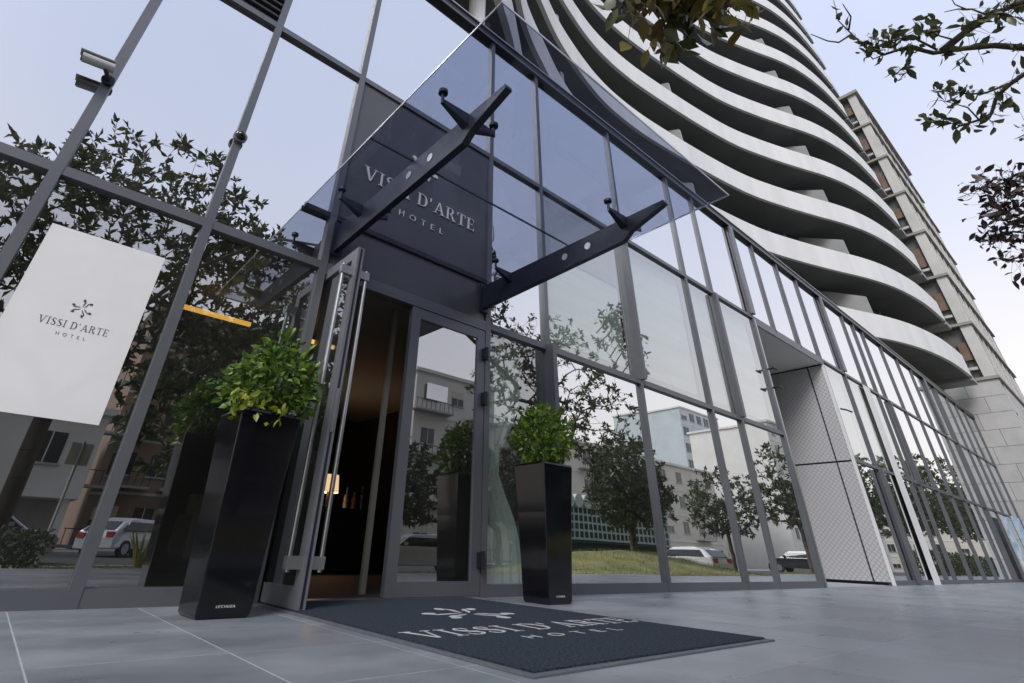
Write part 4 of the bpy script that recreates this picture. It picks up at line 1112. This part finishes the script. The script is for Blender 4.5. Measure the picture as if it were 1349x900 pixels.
def house(name, x0, x1, y, depth, z0, z1, mat, label, storeys, cols, wmat='window_dark', roofmat='plaster', under=None, wsize=(1.3, 1.5), balc=0):
    h = empty(name, (x0, y, -.74), label, 'building')
    W_, H_ = x1 - x0, z1 + .74
    zb = z0 + .74
    MB().box((0, -depth, zb), (W_, 0, H_)).build('wall', mat, h)
    MB().box((-.3, -depth - .3, H_), (W_ + .3, .3, H_ + .35)).build('roof', roofmat, h)
    if zb > .05:
        MB().box((.4, -depth, 0), (W_ - .4, -3.0, zb)).build('undercroft', 'stone_dark', h)
        for k in range(4):
            xx = .3 + (W_ - .9) * k / 3; MB().box((xx, -.6, 0), (xx + .3, -.3, zb)).build('pillar', mat, h)
    sh = (H_ - zb) / storeys
    for s in range(storeys):
        for c in range(cols):
            xc = W_ * (c + .5) / cols; zc = zb + sh * (s + .55)
            wn = MB().box((xc - wsize[0]/2, -.05, zc - wsize[1]/2), (xc + wsize[0]/2, .03, zc + wsize[1]/2)).build('window', wmat, h)
            MB().box((xc - .03, .031, zc - wsize[1]/2), (xc + .03, .05, zc + wsize[1]/2)).build('glazing_bar', 'plaster', wn)
            if (s*7 + c*3) % 4 == 0: MB().box((xc - wsize[0]/2, .0315, zc), (xc + wsize[0]/2, .06, zc + wsize[1]/2)).build('blind', 'plaster_cream', wn)
            MB().box((xc - wsize[0]/2 - .1, -.02, zc - wsize[1]/2 - .12), (xc + wsize[0]/2 + .1, .12, zc - wsize[1]/2 - .003)).build('sill', 'kerb', wn)
    if balc:
        for s in range(storeys):
            for c in range(0, cols, balc):
                xc = W_ * (c + .5) / cols; zc = zb + sh * s + .25
                bl = MB().box((xc - sh*.55, .0, zc), (xc + sh*.55, 1.1, zc + .16)).build('balcony', 'kerb', h)
                for q in range(9): MB().box((xc - sh*.52 + q*sh*.13 - .02, 1.04, zc + .161), (xc - sh*.52 + q*sh*.13 + .02, 1.08, zc + 1.0)).build('baluster', 'frame_dark', bl)
                MB().box((xc - sh*.55, 1.03, zc + 1.001), (xc + sh*.55, 1.09, zc + 1.05)).build('handrail', 'frame_dark', bl)
    for s in range(1, storeys): MB().box((-.02, -.02, zb + sh*s - .08), (W_ + .02, .07, zb + sh*s + .08)).build('string_course', roofmat, h)
    return h
house('white_house', -14, 3.2, -31, 12, 1.8, 6.0, 'plaster', 'low white house on pillars mirrored behind the poster', 1, 4)
house('brick_apartment_block', 4.5, 22, -40, 12, -.74, 16, 'brick_brown', 'brown brick apartment block mirrored left of the planter', 5, 8, wsize=(1.2, 1.4), balc=2)
house('white_corner_block', 29, 40, -40, 14, -.74, 16.6, 'plaster', 'white corner block mirrored in the shut door', 4, 3, wsize=(1.6, 1.5), balc=2)
house('long_white_block', 42, 92, -41, 14, -.74, 13.2, 'plaster_cream', 'long pale block mirrored behind the lattice kiosk', 4, 11, wsize=(1.6, 1.5), balc=3)
house('glass_high_rise', 124, 143, -62, 20, -.74, 34, 'glass_cyan', 'pale blue glazed high-rise mirrored over the long pale block', 9, 5, wsize=(2.4, 2.0))
house('grey_apartment_block', 100, 150, -34, 14, -.74, 22, 'plaster', 'grey apartment block mirrored at the far end of the street', 7, 10, wsize=(1.4, 1.5))
eb = house('cream_block', 0, 74, 0, 14, -.74, 12.5, 'plaster_cream', 'cream block closing the far end of the street', 4, 16, wsize=(1.6, 1.6))
eb.location = (172, -78, -.74); eb.rotation_euler.z = R(90)
rg = np.random.default_rng(14); m = 15000
o = leaves('hedge_leaves', np.stack([rg.uniform(44, 125, m), rg.uniform(-6.6, -5.2, m), -.12 + 1.35*rg.random(m)**.8], 1), rg.normal(size=(m, 3)) + np.array([0, 0, .4]), rg.uniform(.14, .26, m), 'leaf_hedge', None, .5, .3, 4); tag(o, 'tall hedge along the verge past the parking bay', 'hedge', kind='stuff')
# lattice kiosk
kx0, kx1, ky, kz0, kz1 = 25.0, 38.5, -19.0, 1.2, 3.3
kk = empty('lattice_kiosk', (kx0, ky, -.55), 'dark green kiosk with white lattice front mirrored behind the right planter', 'kiosk')
L_ = kx1 - kx0; zb, zt = kz0 + .55, kz1 + .55
MB().box((0, -3, zb - .2), (L_, -.06, zt)).build('wall', 'kiosk_green', kk)
MB().box((.2, -2.9, 0), (L_ - .2, -.5, zb - .2)).build('base', 'kiosk_green', kk)
for k in range(5): MB().box((-.02, -.05, zb + .45*k - .06), (L_ + .02, .0, zb + .45*k + .06)).build('lattice_rail', 'kiosk_white', kk)
for k in range(30):
    xx = L_ * k / 29; MB().box((xx - .05, .002, zb), (xx + .05, .04, zt - .2)).build('lattice_post', 'kiosk_white', kk)
for k in range(15):
    xx = L_ * (k + .5) / 15; MB().tube([(xx, -.4, zt + .02), (xx, .25, zt + .02)], .42, 10).build('scallop', 'kiosk_white', kk)
# street sign pole
sp = empty('sign_pole', (1.25, -13.6, -.42), 'thin grey street pole mirrored beside the silver car', 'pole')
MB().tube([(0, 0, 0), (0, 0, 2.9)], .035, 8).build('post', 'alu', sp)
MB().box((-.25, -.04, 2.3), (.25, -.02, 2.85)).build('plate', 'kerb', sp)
